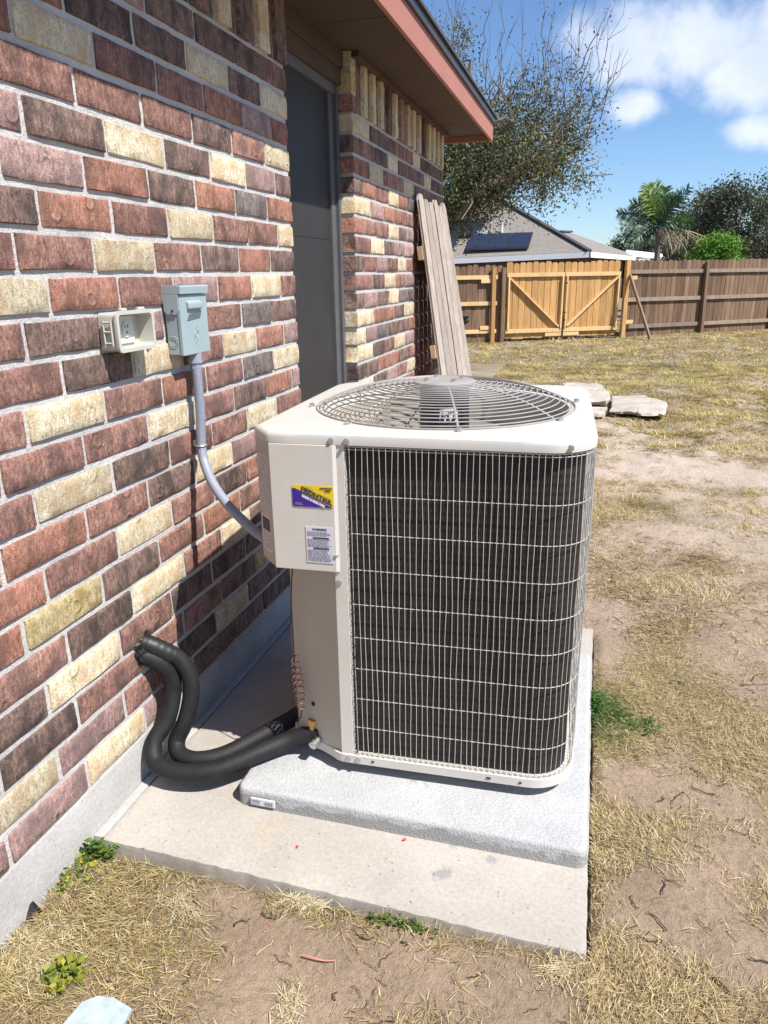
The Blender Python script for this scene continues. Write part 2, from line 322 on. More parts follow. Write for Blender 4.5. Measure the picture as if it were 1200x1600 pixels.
NEAR={
7:([21.45,24.24,27.09,29.88],'pdddr'),
6:([17.78,20.72,23.57,26.41,29.13],'rddcdc'),
5:([15.85,18.76,21.67,24.49,27.22,29.94],'ocrropo'),
4:([17.78,20.74,23.55,26.34,29.12],'rrrdrc'),
3:([15.76,18.81,21.73,24.6,27.31,30.02],'pdcdcpd'),
2:([14.78,17.72,20.67,23.43,26.3,29.09],'rpodogo'),
1:([15.82,18.72,21.55,24.43,27.14,29.99],'dorcrrc'),
0:([14.84,17.7,20.59,23.44,26.27,29.12],'rrcrdod'),
-1:([15.74,18.59,21.5,24.44,27.16,30.03],'corpocr'),
-2:([14.7,17.63,20.74,23.48,26.16,28.93],'rdprrgd'),
-3:([15.81,18.86,21.67,24.48,27.3,30.09],'rdcrcop'),
-4:([14.28,17.31,20.24,23.07,25.93,28.78],'rcrorgc'),
-5:([13.21,16.21,19.29,22.13,25.01,27.98,30.73],'rrrcrdop'),
-6:([14.13,17.27,20.26,23.12,26.0,28.89],'rcd'+'rrcr'),
-7:([12.78,15.88,18.85,21.71,24.51,27.48],'cordcpo'),
-8:([14.04,17.09,20.03,22.91,25.56,28.46],'orcrdor'),
-9:([13.06,16.15,19.06,21.97,24.82,27.77],'oydroro'),
-10:([14.45,17.41,20.42,23.15,25.58],'rdcrcd'),
-11:([13.45,16.55,19.44,22.23,25.01,27.87],'dcrdddr'),
-12:([14.4,17.52,20.04,22.8,25.75,28.44],'drrrdyd'),
-13:([13.42,16.39,19.13,22.17,24.92,27.86],'cprdcdr'),
-14:([11.36,14.38,17.25,20.36,23.42,26.2],'ppcpddd'),
}
FAR={
7:([43.6,46.31,48.98,51.28,54.17,56.45,60.92],'cddrrcdd'),
6:([42.24,44.62,47.41,49.91,51.95,54.94,57.63,60.11,62.56],'drdcdrdcdd'),
5:([43.52,46.49,49.06,51.4,54.35,57.0,59.67,62.35],'ocrrcdrdr'),
4:([42.09,44.76,47.62,50.01,52.45,54.94,57.44,60.17,62.65],'dorcogrdcr'),
3:([43.63,46.53,48.99,51.35,54.14,57.01],'cpoorrd'),
2:([42.17,44.77,47.45,50.11,52.14,54.93],'orrcdpr'),
1:([43.5,46.42,48.91,51.48,54.32,57.03],'rcdppdr'),
0:([42.08,44.65,47.28,49.71,52.2,54.92],'drprcrd'),
-1:([43.84,46.41,49.17,51.55,54.51,57.05],'rdcrpdr'),
-2:([41.99,44.8,47.35,49.92,52.73,55.34],'dpdcgdr'),
-3:([43.9,46.31,48.76,51.39,54.5,57.07],'coodcrd'),
-4:([42.23,44.77,47.35,49.93,52.7,55.33],'cpgddor'),
-5:([43.63,46.27,48.69,51.53,54.49,57.09],'cdrcprd'),
-6:([41.95,44.71,47.32,49.87,52.67,55.33],'ddoodrr'),
}
def kind(): return R.choice('rrrdddooppcccg')
for m, (ys, cols) in NEAR.items():
    ed = ys+[Y_NEAR+J]; y = ys[0]
    first = y-2.85
    lay(first+J, y-J, m, cols[0])
    for i in range(len(ys)): lay(ed[i]+J, ed[i+1]-J, m, cols[i+1])
    y = first
    while y > -11: lay(y-2.85+J, y-J, m, kind(), False); y -= 2.85
for m in range(-14, 8):
    if m in FAR: ys, cols = FAR[m]
    else: ys = [43.6 if m % 2 else 42.1]; cols = kind()+kind()
    ed = [Y_FAR-J]+list(ys); cols = list(cols)
    while ed[-1]+2.85 < Y_END+.8: ed.append(ed[-1]+2.85); cols.append(kind())
    ed[-1] = Y_END+J
    for i in range(len(ed)-1):
        vis = m in FAR and (m >= 5 or ed[i] < 55.2) and m >= -6
        lay(ed[i]+J, ed[i+1]-J, m, cols[i] if i < len(cols) else kind(), vis, 1.05 if i == 0 else .6)
# soldier course with every other brick standing proud
def soldier(Y0, Y1, x, col, single=True):
    _seed[0] += 1; mb = brick_mesh(2.62, Y1-Y0, 1.0, _seed[0], .9); at = P(x, (Y0+Y1)/2, 8.06+1.31)
    for v in mb.v: v.y, v.z = v.z, v.y; v += at
    if single: obj('brick', mb, BR[col], wall, at, smooth=50)
    else: STUFF.setdefault(col, MB()).add(mb.v, mb.f)
y = Y_NEAR-.05; k = 0
while y > -10:
    s = y > 23.2
    soldier(y-.98, y-.03, .15, 'dcdcdrdcd'[k % 9], s); soldier(y-1.58, y-1.04, -.04, 'drdgd'[k % 5], s); y -= 1.62; k += 1
for q in range(3): lay(Y_FAR-.02, Y_FAR+.75, 8+q-.1, 'ryc'[q], True, 1.05, 0, .8)
y = Y_FAR+.85; k = 0
while y < Y_END-1:
    soldier(y, y+.86, -.05, 'dgdrd'[k % 5], k % 2 == 0); soldier(y+.92, y+1.58, .14, 'cccdcpcccdcc'[k % 12]); y += 1.64; k += 1
for c_, mb in STUFF.items():
    o = obj('bricks', mb, BR[c_], wall, P(-.2, 10, -14), smooth=50); o['kind'] = 'stuff'
# foundation, threshold, door
fnd = MB().box(P(-6, -12, -18), P(-.03, Y_END-.05, -14.05)); fnd.box(P(-.03, 14.2, -15.9), P(.30, 31, -15.47))
FOUND = concrete('foundation_concrete', (.36, .348, .338), (.47, .455, .44), None, 120, .5, .004)
obj('foundation', fnd, FOUND, house, bev=.006, smooth=40)
fr = MB()
fr.box(P(-1.2, Y_FAR-1.05, -14.0), P(-.92, Y_FAR-.06, 9.2)); fr.box(P(-1.2, Y_FAR-.42, -14.0), P(-.72, Y_FAR-.05, 9.2)); fr.box(P(-1.2, Y_NEAR+.06, -14), P(-.72, Y_NEAR+.9, 9.2)); fr.box(P(-1.19, Y_NEAR+.06, 8.75), P(-.80, Y_FAR-.06, 9.25))
obj('door_frame', fr, MT['frame'], house, bev=.003)
dr = obj('door', MB().box(P(-1.6, Y_NEAR+.5, -13.9), P(-1.08, Y_FAR-.9, 8.8)), MT['door'], house)
obj('seam', MB().box(P(-1.08, Y_NEAR+.5, 1.72), P(-1.06, Y_FAR-1.06, 1.80)), MT['door'], dr)
hd = MB().box(P(-1.25, Y_NEAR+.02, 9.25), P(-.55, Y_FAR-.02, 9.95)); hd.box(P(-1.25, Y_NEAR+.02, 9.95), P(-.42, Y_FAR-.02, ZTOP)); hd.box(P(-1.25, Y_NEAR+.02, 9.2), P(-.62, Y_FAR-.02, 9.42))
obj('door_header', hd, MT['soffit'], house, bev=.004)
obj('sill', MB().box(P(-1.6, Y_NEAR, -14.4), P(.1, Y_FAR, -13.95)), FOUND, house)
# eave
XF = 3.72; YE = Y_END+2.1; ZF = 10.30; ZT = 12.0
sf = MB(); yy = -14
while yy < YE-.3: sf.box(P(-1.3, yy, ZTOP), P(XF-.2, min(yy+25.0, YE-.2), ZTOP+.12)); yy += 25.06
obj('soffit', sf, MT['soffit'], house, bev=.002)
obj('frieze_board', MB().box(P(-.6, -12, ZTOP-.28), P(.42, Y_NEAR, ZTOP-.002)).box(P(-.6, Y_FAR, ZTOP-.28), P(.42, Y_END+.1, ZTOP-.002)), MT['soffit'], house, bev=.003)
obj('fascia', MB().box(P(XF-.2, -14, ZF), P(XF, YE, ZT)), MT['fascia'], house, bev=.003)
obj('fascia', MB().box(P(-40, YE-.2, ZF), P(XF-.202, YE-.002, ZT)), MT['fascia'], house, bev=.003)
obj('drip_edge', MB().box(P(XF+.004, -14, ZT-.42), P(XF+.16, YE+.16, ZT+.02)).box(P(-40, YE+.004, ZT-.42), P(XF+.16, YE+.16, ZT+.02)), MT['drip'], house)
rf = MB(); n = 26
def roof_pt(X, Y, t=0):    # hip roof rising 0.34 per unit away from the eaves
    return P(X, Y, ZT+.02+t+.34*min(XF+.3-X, max(0, YE+.3-Y)))
A = (XF+.3, -14); B = (XF+.3, YE+.3); C_ = (XF-36, YE+.3-36.3); D_ = (XF-36, -14); E_ = (-40, YE+.3)
rf.add([roof_pt(*A), roof_pt(*B), roof_pt(*C_), roof_pt(*D_), roof_pt(*E_)], [(0, 1, 2, 3), (1, 4, 2)])
rf.add([roof_pt(*A, .16), roof_pt(*B, .16), roof_pt(*C_, .16), roof_pt(*D_, .16), roof_pt(*E_, .16)], [(0, 1, 2, 3), (1, 4, 2)])
rf.add([roof_pt(*A), roof_pt(*B), roof_pt(*B, .16), roof_pt(*A, .16), roof_pt(*E_), roof_pt(*E_, .16)], [(0, 1, 2, 3), (1, 4, 5, 2)])
obj('roof', rf, MT['shingle'], house)
obj('end_wall', MB().box(P(-40, Y_END-2, -15.9), P(-6.01, Y_END-.3, ZTOP)), MORTAR, house)

# ------------------------------------------------------------------ slab, equipment pad
ZS, ZP = -15.45, -14.86
SLAB = concrete('slab_concrete', (.345, .315, .28), (.43, .395, .355), [((.28, -.62, .03), .10, (.19, .195, .22)), ((.41, -.55, .03), .07, (.21, .215, .24)), ((.30, -.53, .03), .05, (.22, .22, .25)), ((-.20, -.60, .03), .15, (.42, .36, .27))], 220, .35, .002)
def slab_poly(x0, y0, x1, y1, r, n=5):
    pts = []
    for cx, cy, a0 in ((x0+r, y0+r, 180), (x1-r, y0+r, 270), (x1-r, y1-r, 0), (x0+r, y1-r, 90)):
        for i in range(n+1): a = math.radians(a0+90*i/n); pts.append((cx+r*math.cos(a), cy+r*math.sin(a)))
    return pts
sp_ = [(.36+13.44*i/70, 14.12-.30*i/70+R.uniform(-.022, .022)) for i in range(71)]+[(13.8+.04*i/60+R.uniform(-.018, .018), 13.82+17.18*i/60) for i in range(1, 61)]+[(.36, 31)]
slab = obj('concrete_slab', MB().prism(sp_, -17, ZS, lambda x, y, z: P(x, y, z)), SLAB, None, at=P(7, 22, M0), bev=.006, smooth=40)
slab['kind'] = 'structure'
def pad_mat():
    m, nt, b, N, L = nodes('pad_stucco'); tc = N('ShaderNodeTexCoord'); v = tc.outputs['Object']; sx = N('ShaderNodeSeparateXYZ'); L(v, sx.inputs[0])
    col = ramp(nt, noise(nt, v, 8, 6), [(.3, (.375, .38, .385)), (.7, (.455, .465, .465))])
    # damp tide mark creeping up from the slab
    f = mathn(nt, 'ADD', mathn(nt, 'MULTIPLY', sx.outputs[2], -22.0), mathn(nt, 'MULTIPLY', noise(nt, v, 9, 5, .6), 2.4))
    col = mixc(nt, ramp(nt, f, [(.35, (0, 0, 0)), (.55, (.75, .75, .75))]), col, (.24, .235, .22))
    col = mixc(nt, .6, col, ramp(nt, noise(nt, v, 240, 3), [(.3, (.7, .7, .7)), (.6, (1.1, 1.1, 1.1))]), 'MULTIPLY')
    L(col, b.inputs['Base Color']); b.inputs['Roughness'].default_value = .92; b.inputs['Specular IOR Level'].default_value = .2
    bump(nt, b, mathn(nt, 'ADD', noise(nt, v, 170, 3, .6), mathn(nt, 'MULTIPLY', noise(nt, v, 60, 3), .5)), .8, .0045); return m
pp = slab_poly(3.42, 16.48, 13.76, 27.6, .3)
def inset(poly, d):
    n = len(poly); out = []
    for i in range(n):
        a = Vector(poly[i-1]); b = Vector(poly[(i+1) % n]); t = (b-a).normalized(); out.append((poly[i][0]-t.y*d, poly[i][1]+t.x*d))
    return out
lp = []
for dd, z in ((-.02, ZS+.01), (0, ZS+.08), (.01, ZP-.12), (.035, ZP-.05), (.09, ZP-.01), (.16, ZP)):
    lp.append([P(x, y, z) for x, y in inset(pp, dd)])
pad = obj('equipment_pad', MB().loops(lp, cap0=True, cap1=True), pad_mat(), None, at=P(8.6, 22, ZS), smooth=60)
tag(pad, 'pale blue grey stucco equipment pad under the air conditioner', 'pad')
st = MB().box(P(3.95, 16.4, ZS+.13), P(4.72, 16.455, ZS+.36))
stk = obj('sticker', st, MT['white'], pad)
ink = MB()
for i, (a, b, z0, z1) in enumerate(((.05, .1, .24, .32), (.12, .16, .24, .32), (.18, .24, .24, .32), (.26, .3, .24, .32), (.04, .28, .18, .2), (.46, .5, .17, .3), (.52, .54, .17, .3), (.56, .6, .17, .3), (.62, .64, .17, .3), (.66, .7, .17, .3))): ink.box(P(3.95+a, 16.392, ZS+z0), P(3.95+b, 16.41, ZS+z1))
obj('barcode_print', ink, MT['greyink'], stk)

# ------------------------------------------------------------------ air conditioner (local u along its front, v towards its back)
TH = math.radians(2.4); ct, s_t = math.cos(TH), math.sin(TH)
def U(u, v, m): return P(u*ct-v*s_t, u*s_t+v*ct, m)
ac = thing('air_conditioner', U(9.3, 22.5, ZP), 'new cream condenser unit with wire coil guard and domed fan grille on pad', 'air conditioner')
U0, U1, V0, V1 = 4.62, 14.02, 17.72, 27.55; RC = 1.28
def outline(front_left):
    """dense anticlockwise outline with normals; front_left is the list of corner points replacing the sharp corner"""
    pts = []
    def arc(cx, cy, r, a0, a1, n=9):
        for i in range(n+1): a = math.radians(a0+(a1-a0)*i/n); pts.append(Vector((cx+r*math.cos(a), cy+r*math.sin(a), 0)))
    pts.extend(Vector((a, b, 0)) for a, b in front_left)
    x0 = front_left[-1][0]
    for i in range(1, 12): pts.append(Vector((x0+(U1-RC-x0)*i/12, V0, 0)))
    arc(U1-RC, V0+RC, RC, -90, 0)
    for i in range(1, 12): pts.append(Vector((U1, V0+RC+(V1-V0-2*RC)*i/12, 0)))
    arc(U1-RC, V1-RC, RC, 0, 90)
    xl = front_left[0][0]
    for i in range(1, 10): pts.append(Vector((U1-RC+(xl+RC-U1+RC)*i/10, V1, 0)))
    arc(xl+RC, V1-RC, RC, 90, 180)
    y0 = front_left[0][1]
    for i in range(1, 10): pts.append(Vector((xl, V1-RC+(y0-V1+RC)*i/10, 0)))
    return pts
def normals(pts):
    n = len(pts); out = []
    for i in range(n): t = (pts[(i+1) % n]-pts[i-1]).normalized(); out.append(Vector((t.y, -t.x, 0)))
    return out
lidpts = outline([(U0, 18.52), (U0+.05, 18.4), (5.24, V0+.05), (5.36, V0)]); lidn = normals(lidpts)
ZL = -4.12; CU, CV = 9.45, 22.45; RH = 3.86
def off(pts, nn, d, z): return [U(p.x+q.x*d, p.y+q.y*d, z) for p, q in zip(pts, nn)]
def circ_at(pts, r, z):
    o = []
    for p in pts: a = math.atan2(p.y-CV, p.x-CU); o.append(U(CU+r*math.cos(a), CV+r*math.sin(a), z))
    return o
mid = [U(CU+(p.x-CU)*.0+math.cos(math.atan2(p.y-CV, p.x-CU))*4.25, CV+math.sin(math.atan2(p.y-CV, p.x-CU))*4.25, ZL+.02) for p in lidpts]
lid = MB().loops([off(lidpts, lidn, -.08, ZL-.31), off(lidpts, lidn, .03, ZL-.32), off(lidpts, lidn, .03, ZL-.14), off(lidpts, lidn, .0, ZL-.06), off(lidpts, lidn, -.07, ZL-.012), off(lidpts, lidn, -.16, ZL), mid, circ_at(lidpts, 4.0, ZL+.03), circ_at(lidpts, RH, ZL-.03), circ_at(lidpts, RH-.05, ZL-.5)])
lid = obj('lid', lid, MT['lid'], ac, smooth=35)
ZB = -14.5
basepts = outline([(4.9, 20.0), (4.95, 19.4), (5.25, 18.75), (5.8, 18.3), (6.3, 18.15), (6.7, 17.95), (6.95, V0+.06), (7.15, V0)]); basen = normals(basepts)
base = MB().loops([off(basepts, basen, -.5, ZB+.05), off(basepts, basen, -.02, ZB), off(basepts, basen, .04, ZB+.02), off(basepts, basen, .04, ZB+.3), off(basepts, basen, .0, ZB+.33), off(basepts, basen, -.25, ZB+.30)], cap0=True, cap1=True)
base = obj('base_pan', base, MT['post'], ac, smooth=35)
obj('slot', MB().box(U(8.05, V0-.06, ZB+.15), U(8.13, V0, ZB+.2)).box(U(11.55, V0-.06, ZB+.14), U(11.68, V0, ZB+.19)).box(U(12.5, V0-.06, ZB+.13), U(12.58, V0, ZB+.18)), MT['tape'], base)
ft = MB()
for u, v in ((6.2, 20), (13, 19), (13, 26.2), (6, 26.2)): ft.cyl(U(u, v, ZP-.01), U(u, v, ZB+.06), .25*S, 10)
obj('feet', ft, MT['black'], ac)
# coil: the dark finned wrap, then its wire guard
def coil_mat():
    m, nt, b, N, L = nodes('coil_fins'); tc = N('ShaderNodeTexCoord'); v = tc.outputs['Object']; sx = N('ShaderNodeSeparateXYZ'); L(v, sx.inputs[0])
    row = mathn(nt, 'SINE', mathn(nt, 'MULTIPLY', sx.outputs[2], 2*math.pi/(.235*S)))
    col = mixc(nt, ramp(nt, mathn(nt, 'MULTIPLY_ADD', row, .5, .5), [(.7, (0, 0, 0)), (1.0, (.5, .5, .5))]), ramp(nt, noise(nt, vmap(nt, v, (1, 1, .15)), 60, 4), [(.35, (.012, .0095, .0085)), (.7, (.025, .0195, .017))]), (.038, .030, .026))
    L(col, b.inputs['Base Color']); b.inputs['Roughness'].default_value = .6; b.inputs['Metallic'].default_value = 0.2
    fin = mathn(nt, 'SINE', mathn(nt, 'MULTIPLY', mathn(nt, 'ADD', sx.outputs[0], mathn(nt, 'MULTIPLY', sx.outputs[1], -1)), 2*math.pi/(.055*S)))
    bump(nt, b, mathn(nt, 'ADD', mathn(nt, 'MULTIPLY', fin, .5), mathn(nt, 'MULTIPLY', row, .4)), .5, .002); return m
i0 = next(i for i, q in enumerate(basepts) if q.x >= 7.45 and abs(q.y-V0) < .01)
cpts = [Vector((7.45, V0, 0))]+[q for q in basepts[i0:] if not (q.x < 5 and q.y < 25)]
def path_resample(pts, step):
    out = [pts[0].copy()]; acc = 0
    for a, b in zip(pts, pts[1:]):
        l = (b-a).length; pos = step-acc
        while pos <= l: out.append(a+(b-a)*(pos/l)); pos += step
        acc = (acc+l) % step
    return out
def poly_off(pts, d):
    o = []
    for i, q in enumerate(pts):
        t = (pts[min(i+1, len(pts)-1)]-pts[max(i-1, 0)]).normalized(); o.append(q+Vector((t.y, -t.x, 0))*d)
    return o
fine = path_resample(cpts, .12); cin = poly_off(fine, -.22)
coil = obj('coil', MB().loops([[U(q.x, q.y, ZB+.28) for q in cin], [U(q.x, q.y, ZL-.25) for q in cin]], closed=False), coil_mat(), ac, at=U(9.3, V0, ZB), smooth=60, recalc=False)
ends = MB()
zz = ZB+.4
while zz < ZL-.45: ends.tube([U(7.52, V0+.02, zz), U(7.60, V0-.02, zz+.02), U(7.60, V0-.02, zz+.12), U(7.52, V0+.02, zz+.14)], .022*S, 5); zz += .36
obj('return_bends', ends, MT['motor'], coil)['kind'] = 'stuff'
guard = obj('wire_guard', MB().tube([U(q.x, q.y, ZL-.36) for q in poly_off(path_resample(cpts, .2), -.02)], .02*S, 5), MT['wire'], ac)
vw = path_resample(cpts[0:], .166)[1:]; vwo = poly_off(vw, .0)
MT['wire'].node_tree.nodes['Principled BSDF'].inputs['Metallic'].default_value = .0
for i, q in enumerate(vwo):
    if q.y > V1-.05 and i % 2: continue
    w = .035 if (q.x > 13.6 and q.y > 19.2) else .012
    pts = [U(q.x+R.uniform(-w, w)+.01*math.sin(k*2.1+i), q.y+R.uniform(-w, w)-.012, ZB+.24+(ZL-.38-ZB-.24)*k/9) for k in range(10)]
    obj('vertical_wire', MB().tube(pts, .0100*S, 5), MT['wire'], guard, smooth=60)
for k, m in enumerate((-4.56, -5.84, -6.95, -8.03, -9.1, -10.16, -11.18, -12.2, -13.2, -14.12)):
    obj('horizontal_wire', MB().tube([U(q.x, q.y, m) for q in poly_off(path_resample(cpts, .2), -.025)], .0135*S, 5), MT['wire'], guard, smooth=60)
# corner post, service panel in shade-darkened tan, control box
obj('corner_post', MB().prism([(7.08, V0), (7.47, V0), (7.47, V0+.3), (7.42, V0+.3), (7.42, V0+.04), (7.08, V0+.04)], ZB+.3, ZL-.3, U), MT['post'], ac, bev=.002)
panel = MB().prism([(7.10, V0+.05), (5.42, 18.52), (5.02, 19.5), (4.9, 21), (4.9, 26.2), (7.0, 26.2), (7.3, V0+.6)], ZB+.3, ZL-.32, U)
panel = obj('service_panel', panel, MT['tan'], ac, smooth=30)
obj('knockout_hole', MB().cyl(U(6.03, 18.27-.06, -12.9), U(6.1, 18.3, -12.9), .07*S, 10), MT['tape'], panel)
bx = MB().prism([(7.22, V0-.05), (5.36, V0-.05), (5.30, V0-.02), (4.66, 18.38), (4.66, 23.5), (7.22, 23.5)], -8.09, ZL-.33, U)
box = obj('control_box', bx, MT['tan'], ac, bev=.003, smooth=35)
cover = obj('cover_panel', MB().prism([(5.345, V0-.085), (7.16, V0-.085), (7.25, V0-.03), (7.25, V0-.012), (5.345, V0-.055)], -8.1, ZL-.335, U), MT['post'], box, bev=.002)
def front(name, u0, u1, m0, m1, mat, parent, lift=.0, vv=V0-.087): return obj(name, MB().prism([(u0, vv-.012-lift), (u1, vv-.012-lift), (u1, vv-.001-lift), (u0, vv-.001-lift)], m0, m1, U), mat, parent)
def poly_front(name, poly, mat, parent, lift, th=.006): return obj(name, MB().prism(poly, 0, th, lambda a, b, z: U(a, V0-.087-lift-z, b)), mat, parent)
def text(name, s, size, mat, parent, origin, ax, ay, shear=0, bold=False, lift=.003):
    c = bpy.data.curves.new('t', 'FONT'); c.body = s; c.size = size; c.align_x = 'CENTER'; c.align_y = 'CENTER'; c.shear = shear; c.extrude = 0.0002
    if bold: c.offset = size*.028
    to = bpy.data.objects.new('t', c); COL.objects.link(to); bpy.context.view_layer.update()
    me = bpy.data.meshes.new_from_object(to.evaluated_get(bpy.context.evaluated_depsgraph_get())); bpy.data.objects.remove(to)
    mb = MB(); nrm = ax.cross(ay).normalized()
    mb.v = [origin+ax*v.co.x+ay*v.co.y+nrm*(v.co.z+lift*S) for v in me.vertices]; mb.f = [tuple(p.vertices) for p in me.polygons]; bpy.data.meshes.remove(me)
    return obj(name, mb, mat, parent, at=origin, recalc=False)
AX = (U(1, 0, 0)-U(0, 0, 0)).normalized(); AZ = Vector((0, 0, 1))
su0, su1, sm0, sm1 = 5.97, 7.16, -6.20, -5.58
sticker = poly_front('brand_sticker', [(su0+.04, sm0), (su1-.05, sm0-.0), (su1, sm0+.05), (su1, sm1-.04), (su1-.04, sm1), (su0+.04, sm1), (su0, sm1-.04), (su0, sm0+.04)], MT['yellow'], box, .002)
poly_front('violet_half', [(su0, sm1-.09), (su0, sm0+.04), (su0+.04, sm0), (su1-.04, sm0)], MT['violet'], sticker, .010)
poly_front('black_line', [(su0+.05, sm1-.085), (su1-.04, sm0+.075), (su1-.04, sm0+.05), (su0+.05, sm1-.11)], MT['ink'], sticker, .012)
dg = Vector((su1-su0, 0, -(sm1-sm0-.1))).normalized(); ang = math.atan2(sm1-sm0-.1, su1-su0)
DX = AX*math.cos(ang)-AZ*math.sin(ang)
text('brand_lettering', 'FRONTIER', .205*S, MT['ink'], sticker, U(6.66, V0-.103, -5.87), DX, AZ, .1, True)
for a in (-62, -40, -18, 4, 26, 48, 70):
    aa = math.radians(a+8); b = Vector((6.44, -5.80)); dd = Vector((math.sin(aa), math.cos(aa))); pn = Vector((dd.y, -dd.x))*.011
    q = [b+dd*.05+pn, b+dd*.05-pn, b+dd*.19]; poly_front('sun_ray', [tuple(x) for x in q], MT['ink'], sticker, .012)
for k, (a, b) in enumerate(((6.25, 6.46), (6.48, 6.53), (6.55, 6.72), (6.74, 6.90))):
    t0 = (a-su0)/(su1-su0); t1 = (b-su0)/(su1-su0); ya = sm1-.09-t0*(sm1-sm0-.09); yb = sm1-.09-t1*(sm1-sm0-.09)
    poly_front('white_print', [(a, ya-.045), (a, ya-.125), (b, yb-.125), (b, yb-.045)], MT['white'], sticker, .016)
for a, b, m in ((6.78, 7.12, -5.66), (6.92, 7.08, -5.73)): front('small_print', a, b, m, m+.028, MT['ink'], sticker, .012)
for a, b, m in ((6.05, 6.24, -6.11), (6.03, 6.27, -6.145)): front('small_print', a, b, m, m+.015, MT['greyink'], sticker, .012)
wl = front('warning_label', 6.31, 7.10, -7.85, -6.78, MT['white'], box, .002)
text('warning_heading', 'WARNING', .085*S, MT['ink'], wl, U(6.72, V0-.103, -6.85), AX, AZ, 0, True)
for m in (-7.12, -7.43): front('heading_print', 6.52, 6.98, m, m+.04, MT['ink'], wl, .012)
rr = random.Random(4); lines = MB(); m = -6.93
while m > -7.8:
    if not any(abs(m-q-.02) < .045 for q in (-7.12, -7.43)):
        u = 6.35; end = rr.uniform(6.9, 7.06)
        while u < end: l = rr.uniform(.03, .12); lines.box(U(u, V0-.107, m), U(min(u+l, end), V0-.10, m+.016)); u += l+.02
    m -= .036
obj('fine_print', lines, MT['greyink'], wl)
# rating plate down the chamfer of the box
CA = Vector((5.33, V0-.04, 0)); CB = Vector((4.67, 18.36, 0)); cdv = (CB-CA).normalized(); cn = Vector((cdv.y, -cdv.x, 0))*-1
if cn.y > 0: cn = -cn
def cham(t, m, l): q = CA+cdv*t+cn*l; return U(q.x, q.y, m)
CL = (CB-CA).length
def cbox(t0, t1, m0, m1, l0, l1):
    vs = [cham(t, m, l) for m in (m0, m1) for l in (l0, l1) for t in (t0, t1)]
    return vs, [(0, 1, 3, 2), (4, 6, 7, 5), (0, 4, 5, 1), (2, 3, 7, 6), (0, 2, 6, 4), (1, 5, 7, 3)]
rp = obj('rating_plate', MB().add(*cbox(.18, .82, -7.75, -4.85, .004, .012)), MT['lavender'], box)
obj('black_block', MB().add(*cbox(.24, .77, -7.12, -6.74, .012, .018)), MT['ink'], rp)
pl = MB(); m = -4.95
while m > -7.7:
    if not (-7.18 < m < -6.7):
        t = .22
        while t < .76: l = rr.uniform(.03, .14); pl.add(*cbox(t, min(t+l, .78), m, m+.03, .012, .016)); t += l+rr.uniform(.02, .09)
    m -= .07
obj('fine_print', pl, MT['greyink'], rp)
# hex screws
def screw(u, v, m, dv=-1, parent=box):
    a = U(u, v, m); b = U(u, v-.09, m); mb = MB().cyl(a, U(u, v-.025, m), .085*S, 12).cyl(U(u, v-.025, m), b, .055*S, 6)
    obj('screw', mb, MT['steel'], parent)
for u, v, m in ((7.12, V0-.03, -4.33), (7.55, V0-.03, -4.33), (13.35, V0+.12, -4.32)): screw(u, v, m, parent=lid)
screw(7.15, V0-.03, -7.62); screw(7.2, V0, -8.45, parent=ac)
for u in (7.3, 7.62): screw(u, V0-.04, ZB+.16, parent=base)
# fan grille: rings, spokes, centre plate, and what shows below
GH = .74; RO = 4.06
def gz(r): return ZL+.05+GH*(1-(min(r, RO)/RO)**2.7)
grille = obj('fan_grille', MB().tube([U(CU+RO*math.cos(a), CV+RO*math.sin(a), gz(RO)) for a in [2*math.pi*i/72 for i in range(72)]], .028*S, 6, closed=True), MT['grille'], ac, smooth=60)
nr = 18
for i in range(nr):
    r = .95+(RO-.12-.95)*i/(nr-1)
    obj('grille_ring', MB().tube([U(CU+r*math.cos(a), CV+r*math.sin(a), gz(r)) for a in [2*math.pi*k/64 for k in range(64)]], .0205*S, 5, closed=True), MT['grille'], grille, smooth=60)
for k in range(8):
    a = math.radians(14+45*k); rs = [.75+(RO+.18-.75)*i/14 for i in range(15)]
    pts = [U(CU+r*math.cos(a), CV+r*math.sin(a), gz(r)-.035) for r in rs]
    obj('grille_spoke', MB().tube(pts, .034*S, 6), MT['grille'], grille, smooth=60)
    r = RO+.17; obj('screw', MB().cyl(U(CU+r*math.cos(a), CV+r*math.sin(a), ZL), U(CU+r*math.cos(a), CV+r*math.sin(a), ZL+.13), .08*S, 8), MT['steel'], grille)
hub = MB()
hub.loops([[U(CU+r*math.cos(2*math.pi*k/40), CV+r*math.sin(2*math.pi*k/40), gz(.8)+z) for k in range(40)] for r, z in ((1.0, -.05), (1.0, .0), (.92, .03), (.45, .05), (.35, .02), (.02, .02))])
obj('hub_plate', hub, MT['grille'], grille, smooth=40)
for k in range(4):
    a = math.radians(35+90*k); obj('screw', MB().cyl(U(CU+.62*math.cos(a), CV+.62*math.sin(a), gz(.8)+.03), U(CU+.62*math.cos(a), CV+.62*math.sin(a), gz(.8)+.12), .07*S, 8), MT['steel'], grille)
mo = obj('fan_motor', MB().cyl(U(CU, CV, gz(.8)-.05), U(CU, CV, -4.95), .78*S, 28, .8*S).cyl(U(CU, CV, -4.95), U(CU, CV, -5.5), .1*S, 10), MT['motor'], ac, smooth=40)
lb = [[U(CU+.79*math.cos(math.radians(a)), CV+.79*math.sin(math.radians(a)), m) for a in range(-92, -44, 6)] for m in (-4.72, -4.1)]
obj('motor_label', MB().loops(lb, closed=False), MT['white'], mo, recalc=False, smooth=40)
